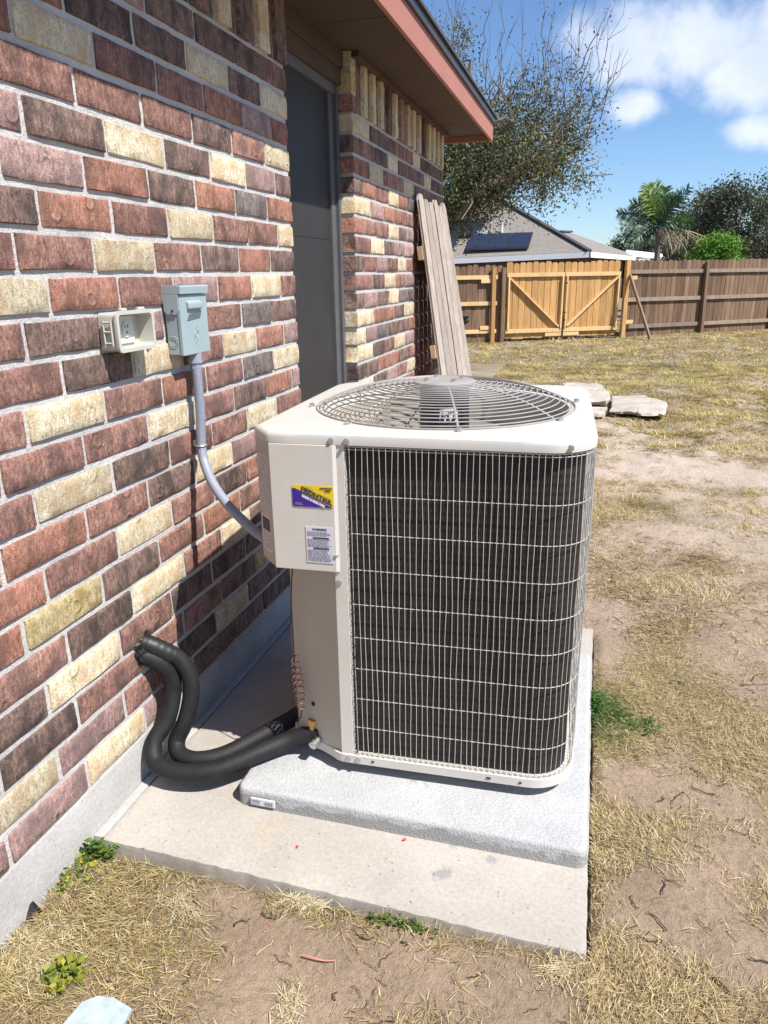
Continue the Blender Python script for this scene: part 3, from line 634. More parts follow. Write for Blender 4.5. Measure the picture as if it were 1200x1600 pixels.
for k in range(3):
    a0 = math.radians(20+120*k); ls = []
    for i in range(9):
        t = i/8; a = a0+t*1.25; z = -5.55+.62*t
        ls.append([U(CU+r*math.cos(a+.10*(r-2)), CV+r*math.sin(a+.10*(r-2)), z-(.05*(r-1))) for r in (.55, 1.4, 2.4, 3.1, 3.6)])
    obj('fan_blade', MB().loops(ls, closed=False), MT['blade'], mo, recalc=False, smooth=60)
obj('blade_hub', MB().cyl(U(CU, CV, -5.55), U(CU, CV, -5.15), .5*S, 20), MT['blade'], mo, smooth=40)
sh = [[U(CU+(RH-.06)*math.cos(2*math.pi*k/48), CV+(RH-.06)*math.sin(2*math.pi*k/48), m) for k in range(48)] for m in (ZL-.4, -5.9)]
obj('fan_shroud', MB().loops(sh), MT['tan'], ac, recalc=False, smooth=60)
obj('divider_plate', MB().box(U(7.6, 18.2, -9), U(13.6, 27.0, -8.9)), MT['motor'], ac)
# service valves
vb = MB().tube([U(6.35, 18.75, -13.95), U(5.95, 18.25, -13.95)], .14*S, 10); vb.cyl(U(6.0, 18.3, -13.95), U(6.0, 18.3, -13.68), .15*S, 6); vb.cyl(U(6.0, 18.3, -13.68), U(6.0, 18.3, -13.5), .19*S, 6)
valve = obj('service_valve', vb, MT['brass'], ac, bev=.001)
obj('cap', MB().cyl(U(6.2, 18.2, -14.12), U(6.1, 17.82, -14.16), .13*S, 14).cyl(U(6.1, 17.82, -14.16), U(6.095, 17.8, -14.162), .06*S, 10), MT['steel'], valve, smooth=40)
vb = MB().tube([U(6.0, 19.2, -13.75), U(5.6, 18.9, -13.75)], .12*S, 10); vb.cyl(U(5.72, 19.0, -13.75), U(5.72, 19.0, -13.5), .12*S, 6)
obj('service_valve', vb, MT['brass'], ac, bev=.001)

# ------------------------------------------------------------------ refrigerant lines, conduit, low-voltage wire
def catmull(pts, n=8):
    pts = [Vector(p) for p in pts]; q = [pts[0]*2-pts[1]]+pts+[pts[-1]*2-pts[-2]]; out = []
    for i in range(1, len(q)-2):
        for k in range(n):
            t = k/n; a, b, c, e = q[i-1:i+3]
            out.append(.5*((2*b)+(c-a)*t+(2*a-5*b+4*c-e)*t*t+(3*b-a-3*c+e)*t**3))
    out.append(pts[-1]); return out
pipeA = catmull([P(-.3, 17.62, -11.0), P(.1, 17.68, -11.08), P(.5, 17.87, -11.36), P(.9, 18.13, -11.78), P(1.14, 18.2, -12.35), P(1.17, 18.1, -13.1), P(1.03, 17.85, -13.85), P(.80, 17.6, -14.45), P(1.05, 17.3, -14.72), P(1.7, 17.2, -14.74), P(2.45, 17.6, -14.7), P(3.25, 18.45, -14.5), P(4.1, 19.3, -14.2), P(4.62, 19.75, -14.0), P(5.15, 19.3, -13.8)])
pipeB = catmull([P(-.3, 17.5, -11.35), P(.1, 17.55, -11.45), P(.45, 17.75, -11.75), P(.62, 17.95, -12.3), P(.62, 17.95, -12.9), P(.55, 17.6, -13.65), P(.30, 17.1, -14.25), P(.50, 16.75, -14.68), P(1.05, 16.6, -14.78), P(1.75, 16.58, -14.76), P(2.6, 16.85, -14.7), P(3.5, 17.55, -14.5), P(4.4, 18.35, -14.32), P(5.1, 18.55, -14.12), P(5.45, 18.5, -14.05)])
def wob(pts, r): return [r*(1+.008*math.sin(i*.5)+R.uniform(-.004, .004)) for i in range(len(pts))]
pa = obj('insulated_pipe', MB().tube(pipeA, wob(pipeA, .275*S), 20), MT['black'], None, at=pipeA[60], smooth=60)
tag(pa, 'upper black foam insulated pipe with tape wrapped elbow at the wall', 'pipe', 'insulated refrigerant pipes')
tp = [MB(), MB()]
tp[0].tube(pipeA[4:21], [.288*S+.009*S*(i % 3) for i in range(17)], 20, cap=True)
tpa = pipeA[-16:-7]; tp[1].tube(tpa, .293*S, 20, cap=False)
for t in tp: obj('tape_wrap', t, MT['tape'], pa, smooth=40)
pb = obj('insulated_pipe', MB().tube(pipeB, wob(pipeB, .28*S), 20), MT['black'], None, at=pipeB[60], smooth=60)
tag(pb, 'lower black foam insulated pipe bowed widest over the slab', 'pipe', 'insulated refrigerant pipes')
seal = MB()
for k in range(26):
    a = R.uniform(0, 6.28); r = R.uniform(.15, .5); c = P(R.uniform(-.05, .12), 17.6+r*math.cos(a)*.9, -11.2+r*math.sin(a)); e = Vector((R.uniform(-1, 1), R.uniform(-1, 1), R.uniform(-1, 1))).normalized()*.12*S
    seal.tube([c-e, c, c+e], [.03*S, .13*S, .02*S], 6)
obj('pipe_seal', seal, MT['tape'], pb)
# disconnect box
DY0, DY1, DB, DT, DD = 20.75, 22.4, -2.48, -.30, .58
disc = thing('disconnect_box', P(0, 21.5, DB), 'pale grey green metal electrical disconnect box mounted on brick wall', 'electrical box')
bd = MB().box(P(0.03, DY0, DB+.02), P(DD-.14, DY1, DT-.05))
body = obj('body', bd, MT['grey'], disc, bev=.003)
cv = MB().prism([(DD-.13, DB), (DD, DB), (DD, DT-.33), (DD-.13, DT-.33)], DY0-.02, DY1+.02, lambda x, z, y: P(x, y, z))
cov = obj('cover', cv, MT['grey'], disc, bev=.003)
hood = MB().prism([(.02, DT-.05), (DD+.06, DT-.05), (DD+.09, DT-.09), (DD+.07, DT-.31), (.02, DT-.31)], DY0-.05, DY1+.05, lambda x, z, y: P(x, y, z))
hood.prism([(.02, DT-.31), (DD-.03, DT-.31), (DD-.03, DT-.78), (DD-.13, DT-.92), (.12, DT-.92), (.02, DT-.8)], DY0-.05, DY0-.02, lambda x, z, y: P(x, y, z))
obj('hood', hood, MT['grey'], disc, bev=.003)
obj('handle', MB().prism([(DD-.01, -.80), (DD+.11, -.88), (DD+.11, -1.05), (DD-.01, -1.12)], 21.12, 21.98, lambda x, z, y: P(x, y, z)), MT['grey'], cov, bev=.004)
obj('slot', MB().prism([(21.08, -1.42), (21.9, -1.36), (22.02, -1.16), (21.24, -1.22)], 0, .02, lambda y, z, x: P(DD-.004+x, y, z)), MT['greydark'], cov)
def ringx(Y, m, x, r, t): return MB().tube([P(x, Y+r*math.cos(a), m+r*math.sin(a)) for a in [2*math.pi*i/20 for i in range(20)]], t*S, 5, closed=True)
for r, mm in ((.15, -1.86), (.085, -1.86), (.07, -2.1), (.07, -1.65)): obj('embossed_ring', ringx(21.6, mm, DD, r, .016), MT['grey'], cov, smooth=60)
for r in (.17, .11): obj('knockout', MB().tube([P(.24+r*math.cos(a), DY0, -2.06+r*math.sin(a)) for a in [2*math.pi*i/20 for i in range(20)]], .018*S, 5, closed=True), MT['grey'], body, smooth=60)
obj('screw', MB().cyl(P(.33, DY0-.05, DT-.8), P(.33, DY0-.08, DT-.8), .04*S, 8), MT['ink'], body)
# conduit
cp = catmull([P(.36, 21.72, DB+.05), P(.42, 21.66, -3.2), P(.44, 21.62, -4.4), P(.44, 21.5, -5.4), P(.62, 21.25, -6.0), P(1.1, 20.85, -6.62), P(1.8, 20.45, -7.2), P(2.6, 20.1, -7.68), P(3.4, 19.75, -8.0), P(4.2, 19.6, -8.05)])
cond = obj('flexible_conduit', MB().tube(cp, [.155*S*(1+.02*(i % 2)) for i in range(len(cp))], 14), MT['conduit'], None, at=cp[20], smooth=60)
tag(cond, 'grey flexible conduit curving from the disconnect box to the air conditioner', 'conduit')
rb = MB()
for i in range(10, 30): a = cp[i]; 
for i in range(60):
    t = 4+i*.46; k = int(t); q = cp[k].lerp(cp[k+1], t-k); dv = (cp[k+1]-cp[k]).normalized(); rb.cyl(q-dv*.012*S, q+dv*.012*S, .166*S, 12)
obj('ribs', rb, MT['conduit'], cond)['kind'] = 'stuff'
obj('fitting', MB().cyl(P(.36, 21.72, DB+.04), P(.37, 21.71, DB-.32), .24*S, 16).cyl(P(.37, 21.71, DB-.32), P(.38, 21.70, DB-.5), .2*S, 8), MT['conduit'], cond, smooth=40)
stp = MB().tube([P(.44+.2*math.cos(a), 21.46+.2*math.sin(a), -5.5) for a in [math.radians(q) for q in range(-120, 121, 20)]], .03*S, 6); stp.box(P(.02, 21.62, -5.6), P(.06, 22.0, -5.4)); stp.box(P(.06, 21.6, -5.58), P(.5, 21.66, -5.42))
obj('strap', stp, MT['steel'], cond)
# open weather box with receptacle
OY0, OY1, OB, OT, OD = 17.45, 19.15, -2.02, -1.0, .62
ob = thing('outlet_box', P(0, 18.3, OB), 'beige weatherproof outlet box missing its lid left of disconnect box', 'outlet')
def rrect(y0, y1, z0, z1, r, x, n=4):
    pts = []
    for cy, cz, a0 in ((y0+r, z0+r, 180), (y1-r, z0+r, 270), (y1-r, z1-r, 0), (y0+r, z1-r, 90)):
        for i in range(n+1): a = math.radians(a0+90*i/n); pts.append(P(x, cy+r*math.cos(a), cz+r*math.sin(a)))
    return pts
hs = MB().loops([rrect(OY0, OY1, OB, OT, .10, .02), rrect(OY0, OY1, OB, OT, .12, OD-.08), rrect(OY0-.04, OY1+.04, OB-.04, OT+.04, .14, OD-.08), rrect(OY0-.04, OY1+.04, OB-.04, OT+.04, .14, OD), rrect(OY0+.06, OY1-.06, OB+.06, OT-.06, .12, OD), rrect(OY0+.07, OY1-.07, OB+.07, OT-.07, .10, .12)], cap1=True)
hs = obj('housing', hs, MT['outlet'], ob, smooth=35)
hg = MB()
for y in (OY0-.06,): 
    for a, b in (((.2, -1.2), (.2, -1.85)), ((.44, -1.2), (.44, -1.85)), ((.2, -1.25), (.44, -1.25)), ((.2, -1.5), (.44, -1.5)), ((.2, -1.8), (.44, -1.8))): hg.tube([P(a[0], y, a[1]), P(b[0], y, b[1])], .03*S, 6)
obj('latch', hg, MT['outlet'], hs)
for y0, y1 in ((17.7, 17.95), (18.5, 18.8)): obj('hinge_stub', MB().cyl(P(OD-.06, y0, OT+.06), P(OD-.06, y1, OT+.06), .05*S, 8), MT['outlet'], hs)
obj('hasp', MB().box(P(OD-.1, 18.8, OB-.14), P(OD-.02, 18.95, OB-.04)), MT['outlet'], hs)
pt = obj('face_plate', MB().box(P(.125, 18.0, -1.88), P(.17, 18.82, -1.12)), MT['outletw'], ob, bev=.002)
rc = MB().loops([rrect(18.24, 18.58, -1.7, -1.28, .15, .171), rrect(18.24, 18.58, -1.7, -1.28, .15, .21)], cap1=True)
rcp = obj('receptacle', rc, MT['outletw'], pt, smooth=40)
obj('slots', MB().box(P(.209, 18.33, -1.45), P(.215, 18.365, -1.36)).box(P(.209, 18.455, -1.45), P(.215, 18.49, -1.36)).box(P(.209, 18.38, -1.60), P(.215, 18.44, -1.54)), MT['ink'], pt)
# low-voltage control wire
wp = [U(5.72, 18.0, -8.05), U(5.55, 18.15, -9.2), U(5.45, 18.2, -10.6), U(5.5, 18.15, -11.15)]
wp = catmull(wp, 6); nturn = 8
for i in range(nturn*12+1):
    t = i/(nturn*12); a = 2*math.pi*nturn*t+1.2; r = .10+.07*math.sin(t*3.1)
    wp.append(U(5.56+r*math.cos(a)+.12*t, 18.14+r*math.sin(a)-.02*t, -11.3-1.75*t+.05*math.sin(a)))
wp += catmull([U(5.7, 18.1, -13.1), U(5.62, 18.15, -13.4), U(5.4, 18.4, -13.7)], 4)
lw = obj('control_wire', MB().tube(wp, .022*S, 5), MT['copper'], None, at=wp[20], smooth=60)
tag(lw, 'thin brown control wire hanging in a coil beside the shaded service panel', 'wire')
# ------------------------------------------------------------------ yard: one ground sheet, then the dead grass that covers it
def hash2(ix, iy, seed): 
    h = np.sin(ix*127.1+iy*311.7+seed*74.7)*43758.5453; return h-np.floor(h)
def vn(x, y, f, seed):
    x = x*f+seed*13.37; y = y*f-seed*7.77; ix = np.floor(x); iy = np.floor(y); fx = x-ix; fy = y-iy
    fx = fx*fx*(3-2*fx); fy = fy*fy*(3-2*fy)
    a = hash2(ix, iy, seed); b = hash2(ix+1, iy, seed); c = hash2(ix, iy+1, seed); d = hash2(ix+1, iy+1, seed)
    return a+(b-a)*fx+(c-a)*fy+(a-b-c+d)*fx*fy
def fbm(x, y, f, seed, o=4):
    s = 0; w = .5
    for i in range(o): s = s+w*vn(x, y, f*2**i, seed+i); w *= .5
    return s/(1-.5**o)
def smooth(a, b, x): t = np.clip((x-a)/(b-a), 0, 1); return t*t*(3-2*t)
def blob(x, y, px, py, r, k=1.0, st=1.0):
    g = at_z(px, py); return k*np.exp(-(((x-g.x)/r)**2+((y-g.y)/(r*st))**2))
def height(x, y):
    near = np.exp(-np.maximum(0, y-4)/6.0)
    h = (fbm(x, y, 3.2, 3)-.5)*.045*(.4+.6*near)+(fbm(x, y, 22, 9, 3)-.5)*.013*near+(fbm(x, y, .25, 5)-.5)*.12*smooth(3, 9, y)
    h = h+.03*np.exp(-np.maximum(0, 13.8*S-y)/.10)*(y < 14*S)*(x < 1.35)
    inside = (x > .0) & (x < 13.9*S) & (y > 13.7*S) & (y < 31*S)
    h = np.where(inside, -.05, np.minimum(h, .024+.1*smooth(3, 9, y)))
    return np.where((x < .02) & (y < 6.2), -.01, h)
def cover(x, y):
    """how much dead thatch hides the soil, 0..1"""
    n = fbm(x, y, 1.5, 21, 5); n2 = fbm(x, y, 5.5, 31, 4); st = fbm(x*.6, y*1.4, 2.4, 77, 4)
    c = smooth(.38, .66, .55*n+.3*n2+.15*st+.018)
    far = smooth(3.5, 7, y)
    c = np.maximum(c, far*smooth(.34, .54, .5*n+.5*n2+.05))
    c = np.maximum(c, smooth(9.5, 12.5, y)*(.55+.45*n))
    for px, py, r, k, stv in ((600, 1520, .24, .85, .45), (430, 1450, .2, .5, .5), (800, 1560, .2, .6, .5), (1060, 1430, .16, .95, .9), (1010, 1245, .1, .8, 1), (1100, 1330, .13, .6, 1), (955, 1010, .12, .8, 1.4), (1020, 720, .55, .75, .9), (1165, 740, .4, .85, .8), (1000, 770, .4, .4, .6), (1060, 830, .2, .5, .6), (1110, 1250, .1, .5, 1), (1150, 1500, .14, .7, .8), (1000, 1400, .1, .5, 1), (1180, 1080, .14, .45, .8), (960, 960, .1, .5, 1), (720, 1450, .2, .5, .4)):
        c = c-blob(x, y, px, py, r, k, stv)
    for px, py, r, k, stv in ((60, 1480, .3, .9, .8), (150, 1360, .16, .7, .7), (470, 1410, .1, .8, .5), (960, 1300, .13, .9, 1), (980, 1550, .16, .5, .6), (1130, 1150, .25, .6, 1.4), (1050, 900, .45, .5, 1), (940, 1130, .08, 1, 1.6), (1100, 620, 1.6, .4, .6)):
        c = c+blob(x, y, px, py, r, k, stv)
    tuft = smooth(.40, .62, fbm(x, y, 7.5, 201, 3)); mid = smooth(2.2, 4.5, y)*(1-smooth(10, 14, y))
    c = c*(1-mid*.55*(1-tuft))
    return np.clip(c, 0, 1)*.92
def green(x, y):
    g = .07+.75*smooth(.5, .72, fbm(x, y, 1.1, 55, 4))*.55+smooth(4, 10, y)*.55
    for px, py, r, k, stv in ((945, 1120, .13, 1.5, 1.9), (160, 1335, .09, .7, .8), (100, 1530, .05, .8, 1), (1050, 790, .4, .5, .6), (640, 1430, .3, .4, .2), (1090, 820, .3, .5, .5), (420, 1390, .06, .8, .6)):
        g = g+blob(x, y, px, py, r, k, stv)
    return g
gx = np.unique(np.concatenate([np.linspace(-400, -8, 14), np.linspace(-8, -.2, 26), np.linspace(-.2, 4.2, 190), np.linspace(4.2, 14, 60), np.linspace(14, 400, 16)]))
gy = np.unique(np.concatenate([np.linspace(-60, .3, 20), np.linspace(.3, 4.5, 190), np.linspace(4.5, 24, 150), np.linspace(24, 900, 24)]))
XX, YY = np.meshgrid(gx, gy); ZZ = height(XX, YY)
V = np.stack([XX, YY, ZZ], -1).reshape(-1, 3); nx_, ny_ = len(gx), len(gy)
ii = (np.arange(ny_-1)[:, None]*nx_+np.arange(nx_-1)[None, :]).ravel()
Fq = np.stack([ii, ii+1, ii+1+nx_, ii+nx_], -1).ravel()
cov_ = cover(V[:, 0], V[:, 1]); grn_ = np.clip(green(V[:, 0], V[:, 1]), 0, 1)
def soil_col(x, y):
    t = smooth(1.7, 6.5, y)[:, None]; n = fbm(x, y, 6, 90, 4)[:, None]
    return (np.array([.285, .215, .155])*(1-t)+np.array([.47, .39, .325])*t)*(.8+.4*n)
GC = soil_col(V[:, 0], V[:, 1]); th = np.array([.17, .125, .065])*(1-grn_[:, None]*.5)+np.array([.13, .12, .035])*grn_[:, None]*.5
GC = GC*(1-.8*cov_[:, None])+th*.8*cov_[:, None]  # darker under thatch: shade between the blades put into the ground colour
def ground_mat():
    m, nt, b, N, L = nodes('sandy_soil'); tc = N('ShaderNodeTexCoord'); v = tc.outputs['Object']; a = N('ShaderNodeVertexColor'); a.layer_name = 'tint'
    c = mixc(nt, .8, a.outputs['Color'], ramp(nt, noise(nt, v, 55, 6, .65), [(.28, (.66, .64, .62)), (.5, (1, 1, 1)), (.75, (1.22, 1.2, 1.18))]), 'MULTIPLY')
    c = mixc(nt, .7, c, ramp(nt, noise(nt, v, 330, 3, .6), [(.3, (.7, .68, .66)), (.6, (1.08, 1.08, 1.08))]), 'MULTIPLY')
    L(c, b.inputs['Base Color']); b.inputs['Roughness'].default_value = .97; b.inputs['Specular IOR Level'].default_value = .1
    bump(nt, b, mathn(nt, 'ADD', noise(nt, v, 40, 6, .65), mathn(nt, 'MULTIPLY', noise(nt, v, 250, 3), .35)), .9, .012); return m
npmesh('ground', V, Fq, 4, ground_mat(), GC, kind='structure', smooth=True)
# blades: each one a bent strip of two quads
def blades(n, x, y, length, width, tilt, head, col, z0=.0, curl=.5):
    d = np.stack([np.cos(head), np.sin(head), np.zeros(n)], -1); sd = np.stack([-np.sin(head), np.cos(head), np.zeros(n)], -1)
    base = np.stack([x, y, height(x, y)+z0], -1)
    def pt(t):
        el = tilt*(1-curl*t); return base+d*(np.cos(el)*length*t)[:, None]+np.array([0, 0, 1.])*(np.sin(np.abs(el))*length*t)[:, None]
    p0, p1, p2 = pt(np.zeros(n)), pt(np.full(n, .5)), pt(np.ones(n)); w = (sd*width[:, None]*.5)
    vv = np.stack([p0-w, p0+w, p1+w*.9, p1-w*.9, p2+w*.25, p2-w*.25], 1).reshape(-1, 3)
    b = np.arange(n)[:, None]*6; f = (b+np.array([[0, 1, 2, 3, 3, 2, 4, 5]])).ravel()
    return vv, f, np.repeat(col, 6, 0)
PAL_DEAD = np.array([[.48, .37, .185], [.57, .46, .25], [.36, .265, .13], [.23, .16, .085], [.63, .54, .34], [.42, .32, .15], [.15, .11, .07], [.47, .38, .21]])
PAL_GRN = np.array([[.17, .175, .05], [.24, .235, .075], [.12, .14, .035], [.36, .31, .09], [.42, .35, .11]])
def scatter(n, x0, x1, y0, y1, lmin, lmax, wd, seed, flat, keep=1.0, clump=0.0):
    g = np.random.default_rng(seed); x = g.uniform(x0, x1, n); y = g.uniform(y0, y1, n)
    c = cover(x, y); ok = g.random(n) < np.clip(c*1.05+.015, 0, 1)*keep
    ok &= ~((x > -.01) & (x < 13.86*S) & (y > 13.75*S) & (y < 31.1*S)) & ~((x < .01) & (y < 66*S)) & ~((x < .34) & (y < 66*S) & (y > 31*S) & (g.random(n) < .5))
    # only what the camera, or a camera a step aside, could see
    px = (x-CAM.x)*RT.x+(y-CAM.y)*RT.y; fz = (x-CAM.x)*FW.x+(y-CAM.y)*FW.y
    ok &= (np.abs(px) < fz*.75+1.3)
    x, y, c = x[ok], y[ok], c[ok]; k = len(x)
    if clump and k:
        m_ = max(1, k//14); ci = g.integers(0, k, m_); who = g.integers(0, m_, k); pull = g.random(k) < .8; sp = clump*.22*g.uniform(.4, 1.6, m_)[who]
        x = np.where(pull, x[ci][who]+g.normal(0, 1, k)*sp, x); y = np.where(pull, y[ci][who]+g.normal(0, 1, k)*sp, y)
        ok = ~((x > -.01) & (x < 13.88*S) & (y > 13.75*S) & (y < 31.1*S)) & ~((x < .012) & (y < 66*S)); x, y, c = x[ok], y[ok], c[ok]; k = len(x)
    gr = np.clip(green(x, y), 0, 1.5)
    isg = g.random(k) < gr*.55
    col = PAL_DEAD[g.integers(0, len(PAL_DEAD), k)]; col[isg] = PAL_GRN[g.integers(0, len(PAL_GRN), isg.sum())]
    strong = (gr > 1.0) & isg; col[strong] = np.array([.07, .13, .03])*g.uniform(.7, 1.6, (strong.sum(), 1))
    col = col*g.uniform(.72, 1.42, (k, 1))
    L_ = g.uniform(lmin, lmax, k)*np.where(isg, .8, 1.0); lie = g.random(k) < flat
    tilt = np.where(lie, g.normal(.06, .12, k), g.uniform(.3, 1.3, k))
    # cells share a combing direction so that thatch lies in swathes
    head = 6.283*fbm(x, y, 2.2, 140, 2)*1.6+g.normal(0, .9, k)
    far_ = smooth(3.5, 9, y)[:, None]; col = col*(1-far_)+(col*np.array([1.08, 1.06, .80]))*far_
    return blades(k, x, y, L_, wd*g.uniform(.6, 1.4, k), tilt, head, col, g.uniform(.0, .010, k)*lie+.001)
parts = [scatter(360000, 0, 3.2, .55, 3.0, .008, .038, .00112, 1, .75), scatter(70000, 0, 3.2, .55, 3.0, .012, .040, .0014, 2, .2, .8, .07),
         scatter(110000, .9, 4.6, 3.0, 6.5, .02, .055, .0022, 3, .7), scatter(150000, .9, 4.6, 3.0, 6.5, .025, .065, .0023, 4, .12, .9, .11),
         scatter(70000, -.2, 8.5, 6.5, 13, .03, .075, .0048, 5, .6), scatter(170000, -.2, 8.5, 6.5, 13, .03, .085, .0048, 7, .15, 1, .18), scatter(120000, -3.5, 11, 13, 24, .04, .09, .009, 6, .3, 1, .30)]
vo = 0; vs, fs, cs = [], [], []
for v_, f_, c_ in parts: vs.append(v_); fs.append(f_+vo); cs.append(c_); vo += len(v_)
npmesh('dry_grass', np.concatenate(vs), np.concatenate(fs), 4, tint_mat('dry_grass', .75, .25), np.concatenate(cs), kind='stuff')
# long single straws, runners and dark rootlets lying on the soil
g = np.random.default_rng(91); n = 900; x = g.uniform(.02, 3.0, n); y = g.uniform(.7, 3.2, n)
ok = ~((x > 0) & (x < 13.9*S) & (y > 13.7*S) & (y < 31*S)); x, y = x[ok], y[ok]; n = len(x)
runner = MB(); dark = MB()
for i in range(n):
    a = g.uniform(0, 6.28); l = g.uniform(.03, .12) if i % 3 == 1 else g.uniform(.02, .07); pts = []; q = np.array([x[i], y[i]])
    for k in range(6):
        hz = float(height(np.array([q[0]]), np.array([q[1]]))[0]); pts.append(Vector((q[0], q[1], hz+.003+.006*math.sin(k*1.4+i)**2))); a += g.normal(0, .4); q = q+np.array([math.cos(a), math.sin(a)])*l/5
    bad = any((-.01 < p.x < 13.9*S and 13.75*S < p.y < 31*S) or p.x < .012 for p in pts)
    if bad: continue
    (runner if i % 3 == 1 else dark).tube(pts, g.uniform(.0004, .0010) if i % 3 == 1 else g.uniform(.0008, .0019), 4, cap=False)
o = obj('straw_runners', runner, simple('straw', (.58, .47, .28), .7, 0, .35, 30), None, at=P(8, 12, M0)); o['kind'] = 'stuff'
o = obj('rootlets', dark, simple('rootlet', (.10, .065, .045), .9, 0, .4, 30), None, at=P(8, 12, M0)); o['kind'] = 'stuff'
# crumbs of soil and grit
peb = MB()
for i in range(2600):
    x_ = g.uniform(.02, 3.0); y_ = g.uniform(.7, 4.2)
    if (x_ < 13.9*S and 13.7*S < y_ < 31*S): continue
    r = g.uniform(.0012, .0045)*(1 if i % 25 else 2.2); c = Vector((x_, y_, float(height(np.array([x_]), np.array([y_]))[0])+r*.3)); 
    vs_ = [c+Vector((math.cos(t)*r*g.uniform(.7, 1.2), math.sin(t)*r*g.uniform(.7, 1.2), 0)) for t in (0, 1.25, 2.5, 3.77, 5.0)]
    peb.add(vs_+[c+Vector((0, 0, r*g.uniform(.5, .9)))], [(a, (a+1) % 5, 5) for a in range(5)])
o = obj('soil_crumbs', peb, simple('soil_crumb', (.30, .22, .16), .95, 0, .4, 20), None, at=P(8, 12, M0)); o['kind'] = 'stuff'
# grit and straw bits blown on to the slab
gr_ = MB()
for i in range(60):
    x_ = g.uniform(.5, 13.6)*S; y_ = 13.95*S+abs(g.normal(0, .10)); 
    if y_ > 16.3*S: continue
    c = Vector((x_, y_, (ZS-M0)*S+.001)); a = g.uniform(0, 6.28); l = g.uniform(.0006, .0035); d_ = Vector((math.cos(a), math.sin(a), 0)); gr_.beam(c-d_*l, c+d_*l, .0012, .001)
o = obj('slab_litter', gr_, simple('litter', (.22, .16, .10), .9, 0, .4, 40), None, at=P(7, 14.5, ZS)); o['kind'] = 'stuff'
# weeds: leafy plants with small broad leaves
def weed(name, px, py, r, n, cols, label, seed, hmax=.06, leaf=.016):
    gg = np.random.default_rng(seed); c = at_z(px, py); vs, fs, cs = [], [], []
    for i in range(n):
        a = gg.uniform(0, 6.28); d_ = r*gg.random()**.6; b = np.array([c.x+math.cos(a)*d_, c.y+math.sin(a)*d_]); b[0] = max(b[0], .015); 
        if b[1] > 13.65*S and b[0] < 13.9*S:
            if c.x > 1.25: b[0] = 13.9*S+abs(gg.normal(0, .012))
            else: b[1] = 13.65*S-abs(gg.normal(0, .01))
        h = float(height(b[:1], b[1:])[0]); z = h+hmax*gg.random()*(1-d_/r*.6)+.004
        hd = gg.uniform(0, 6.28); e = gg.uniform(-.2, .7); d3 = np.array([math.cos(hd)*math.cos(e), math.sin(hd)*math.cos(e), math.sin(e)]); s3 = np.array([-math.sin(hd), math.cos(hd), gg.normal(0, .3)]); l = leaf*gg.uniform(.5, 1.3); p0 = np.array([b[0], b[1], z])
        k = len(vs)*1; vs += [p0, p0+d3*l*.5+s3*l*.33, p0+d3*l, p0+d3*l*.5-s3*l*.33]; fs += [k, k+1, k+2, k+3]; cs += [cols[gg.integers(0, len(cols))]*gg.uniform(.7, 1.25)]*4
    t = thing(name, c, label, 'plant')
    npmesh('leaves', np.array(vs), np.array(fs), 4, WEED, np.array(cs), t, tuple(c))['kind'] = 'stuff'
    st_ = MB()
    for i in range(9): a = gg.uniform(0, 6.28); l = r*gg.uniform(.4, .9); st_.tube([c+Vector((0, 0, .004)), c+Vector((math.cos(a)*l*.5, math.sin(a)*l*.5, hmax*.5)), c+Vector((math.cos(a)*l, math.sin(a)*l, hmax*.45))], .0012, 4)
    obj('stems', st_, WST, t)['kind'] = 'stuff'
WEED = tint_mat('weed_leaf', .5, .35); WST = simple('weed_stem', (.16, .22, .06), .6)
GR = [np.array(q)*.62 for q in ((.10, .22, .03), (.16, .28, .05), (.30, .36, .05), (.07, .15, .03))]; YG = [np.array(q)*.75 for q in ((.42, .44, .05), (.30, .36, .05), (.16, .24, .04), (.52, .48, .08))]
weed('clover_weed', 172, 1330, .055, 190, GR, 'bright green leafy weed at the foundation corner of the concrete slab', 1)
weed('clover_weed', 120, 1372, .07, 130, GR+YG, 'low yellow green weed creeping along the foundation below the slab corner', 2, .03)
weed('broadleaf_weed', 100, 1528, .042, 90, YG, 'small yellow leaved weed in the straw near the pale blue lid', 3, .05, .02)
weed('clover_weed', 928, 1110, .10, 420, GR[:1]+GR[3:]+[np.array((.06, .12, .03))], 'dark green weed patch against the right edge of the pad', 4, .045, .014)
weed('clover_weed', 1000, 1135, .07, 120, GR[3:]+YG[2:3], 'sparse green weed in dry grass right of the dark green patch', 6, .03, .013)
weed('clover_weed', 640, 1418, .09, 110, GR[3:]+YG[2:3], 'thin green weed along the front edge of the slab', 5, .025, .012)
# pale straw clumps: dead tussocks that read as single plants
def tussock(px, py, r, n, label, seed, pale=1.0):
    gg = np.random.default_rng(seed); c = at_z(px, py); k = n
    ax_ = gg.uniform(0, 3.14); e1 = gg.normal(0, r*.55, k); e2 = gg.normal(0, r*.32, k); x_ = c.x+e1*math.cos(ax_)-e2*math.sin(ax_); y_ = c.y+e1*math.sin(ax_)+e2*math.cos(ax_); x_ = np.maximum(x_, .012); y_ = np.where((y_ > 13.7*S) & (x_ < 13.9*S), 13.7*S, y_)
    col = (np.array([[.60, .52, .33], [.52, .43, .25], [.68, .61, .44], [.34, .27, .16]])*pale)[gg.integers(0, 4, k)]*gg.uniform(.7, 1.1, (k, 1))
    v_, f_, c_ = blades(k, x_, y_, gg.uniform(.25, .85, k)*r, gg.uniform(.0010, .0022, k), np.abs(gg.normal(.12, .28, k)), ax_+gg.normal(0, .9, k)+3.14*(gg.random(k) < .5), col, .003, 1.1)
    o = npmesh('dead_tussock', v_, f_, 4, STRAW, c_, None, tuple(c)); tag(o, label, 'dead grass')
STRAW = tint_mat('pale_straw', .7, .2)
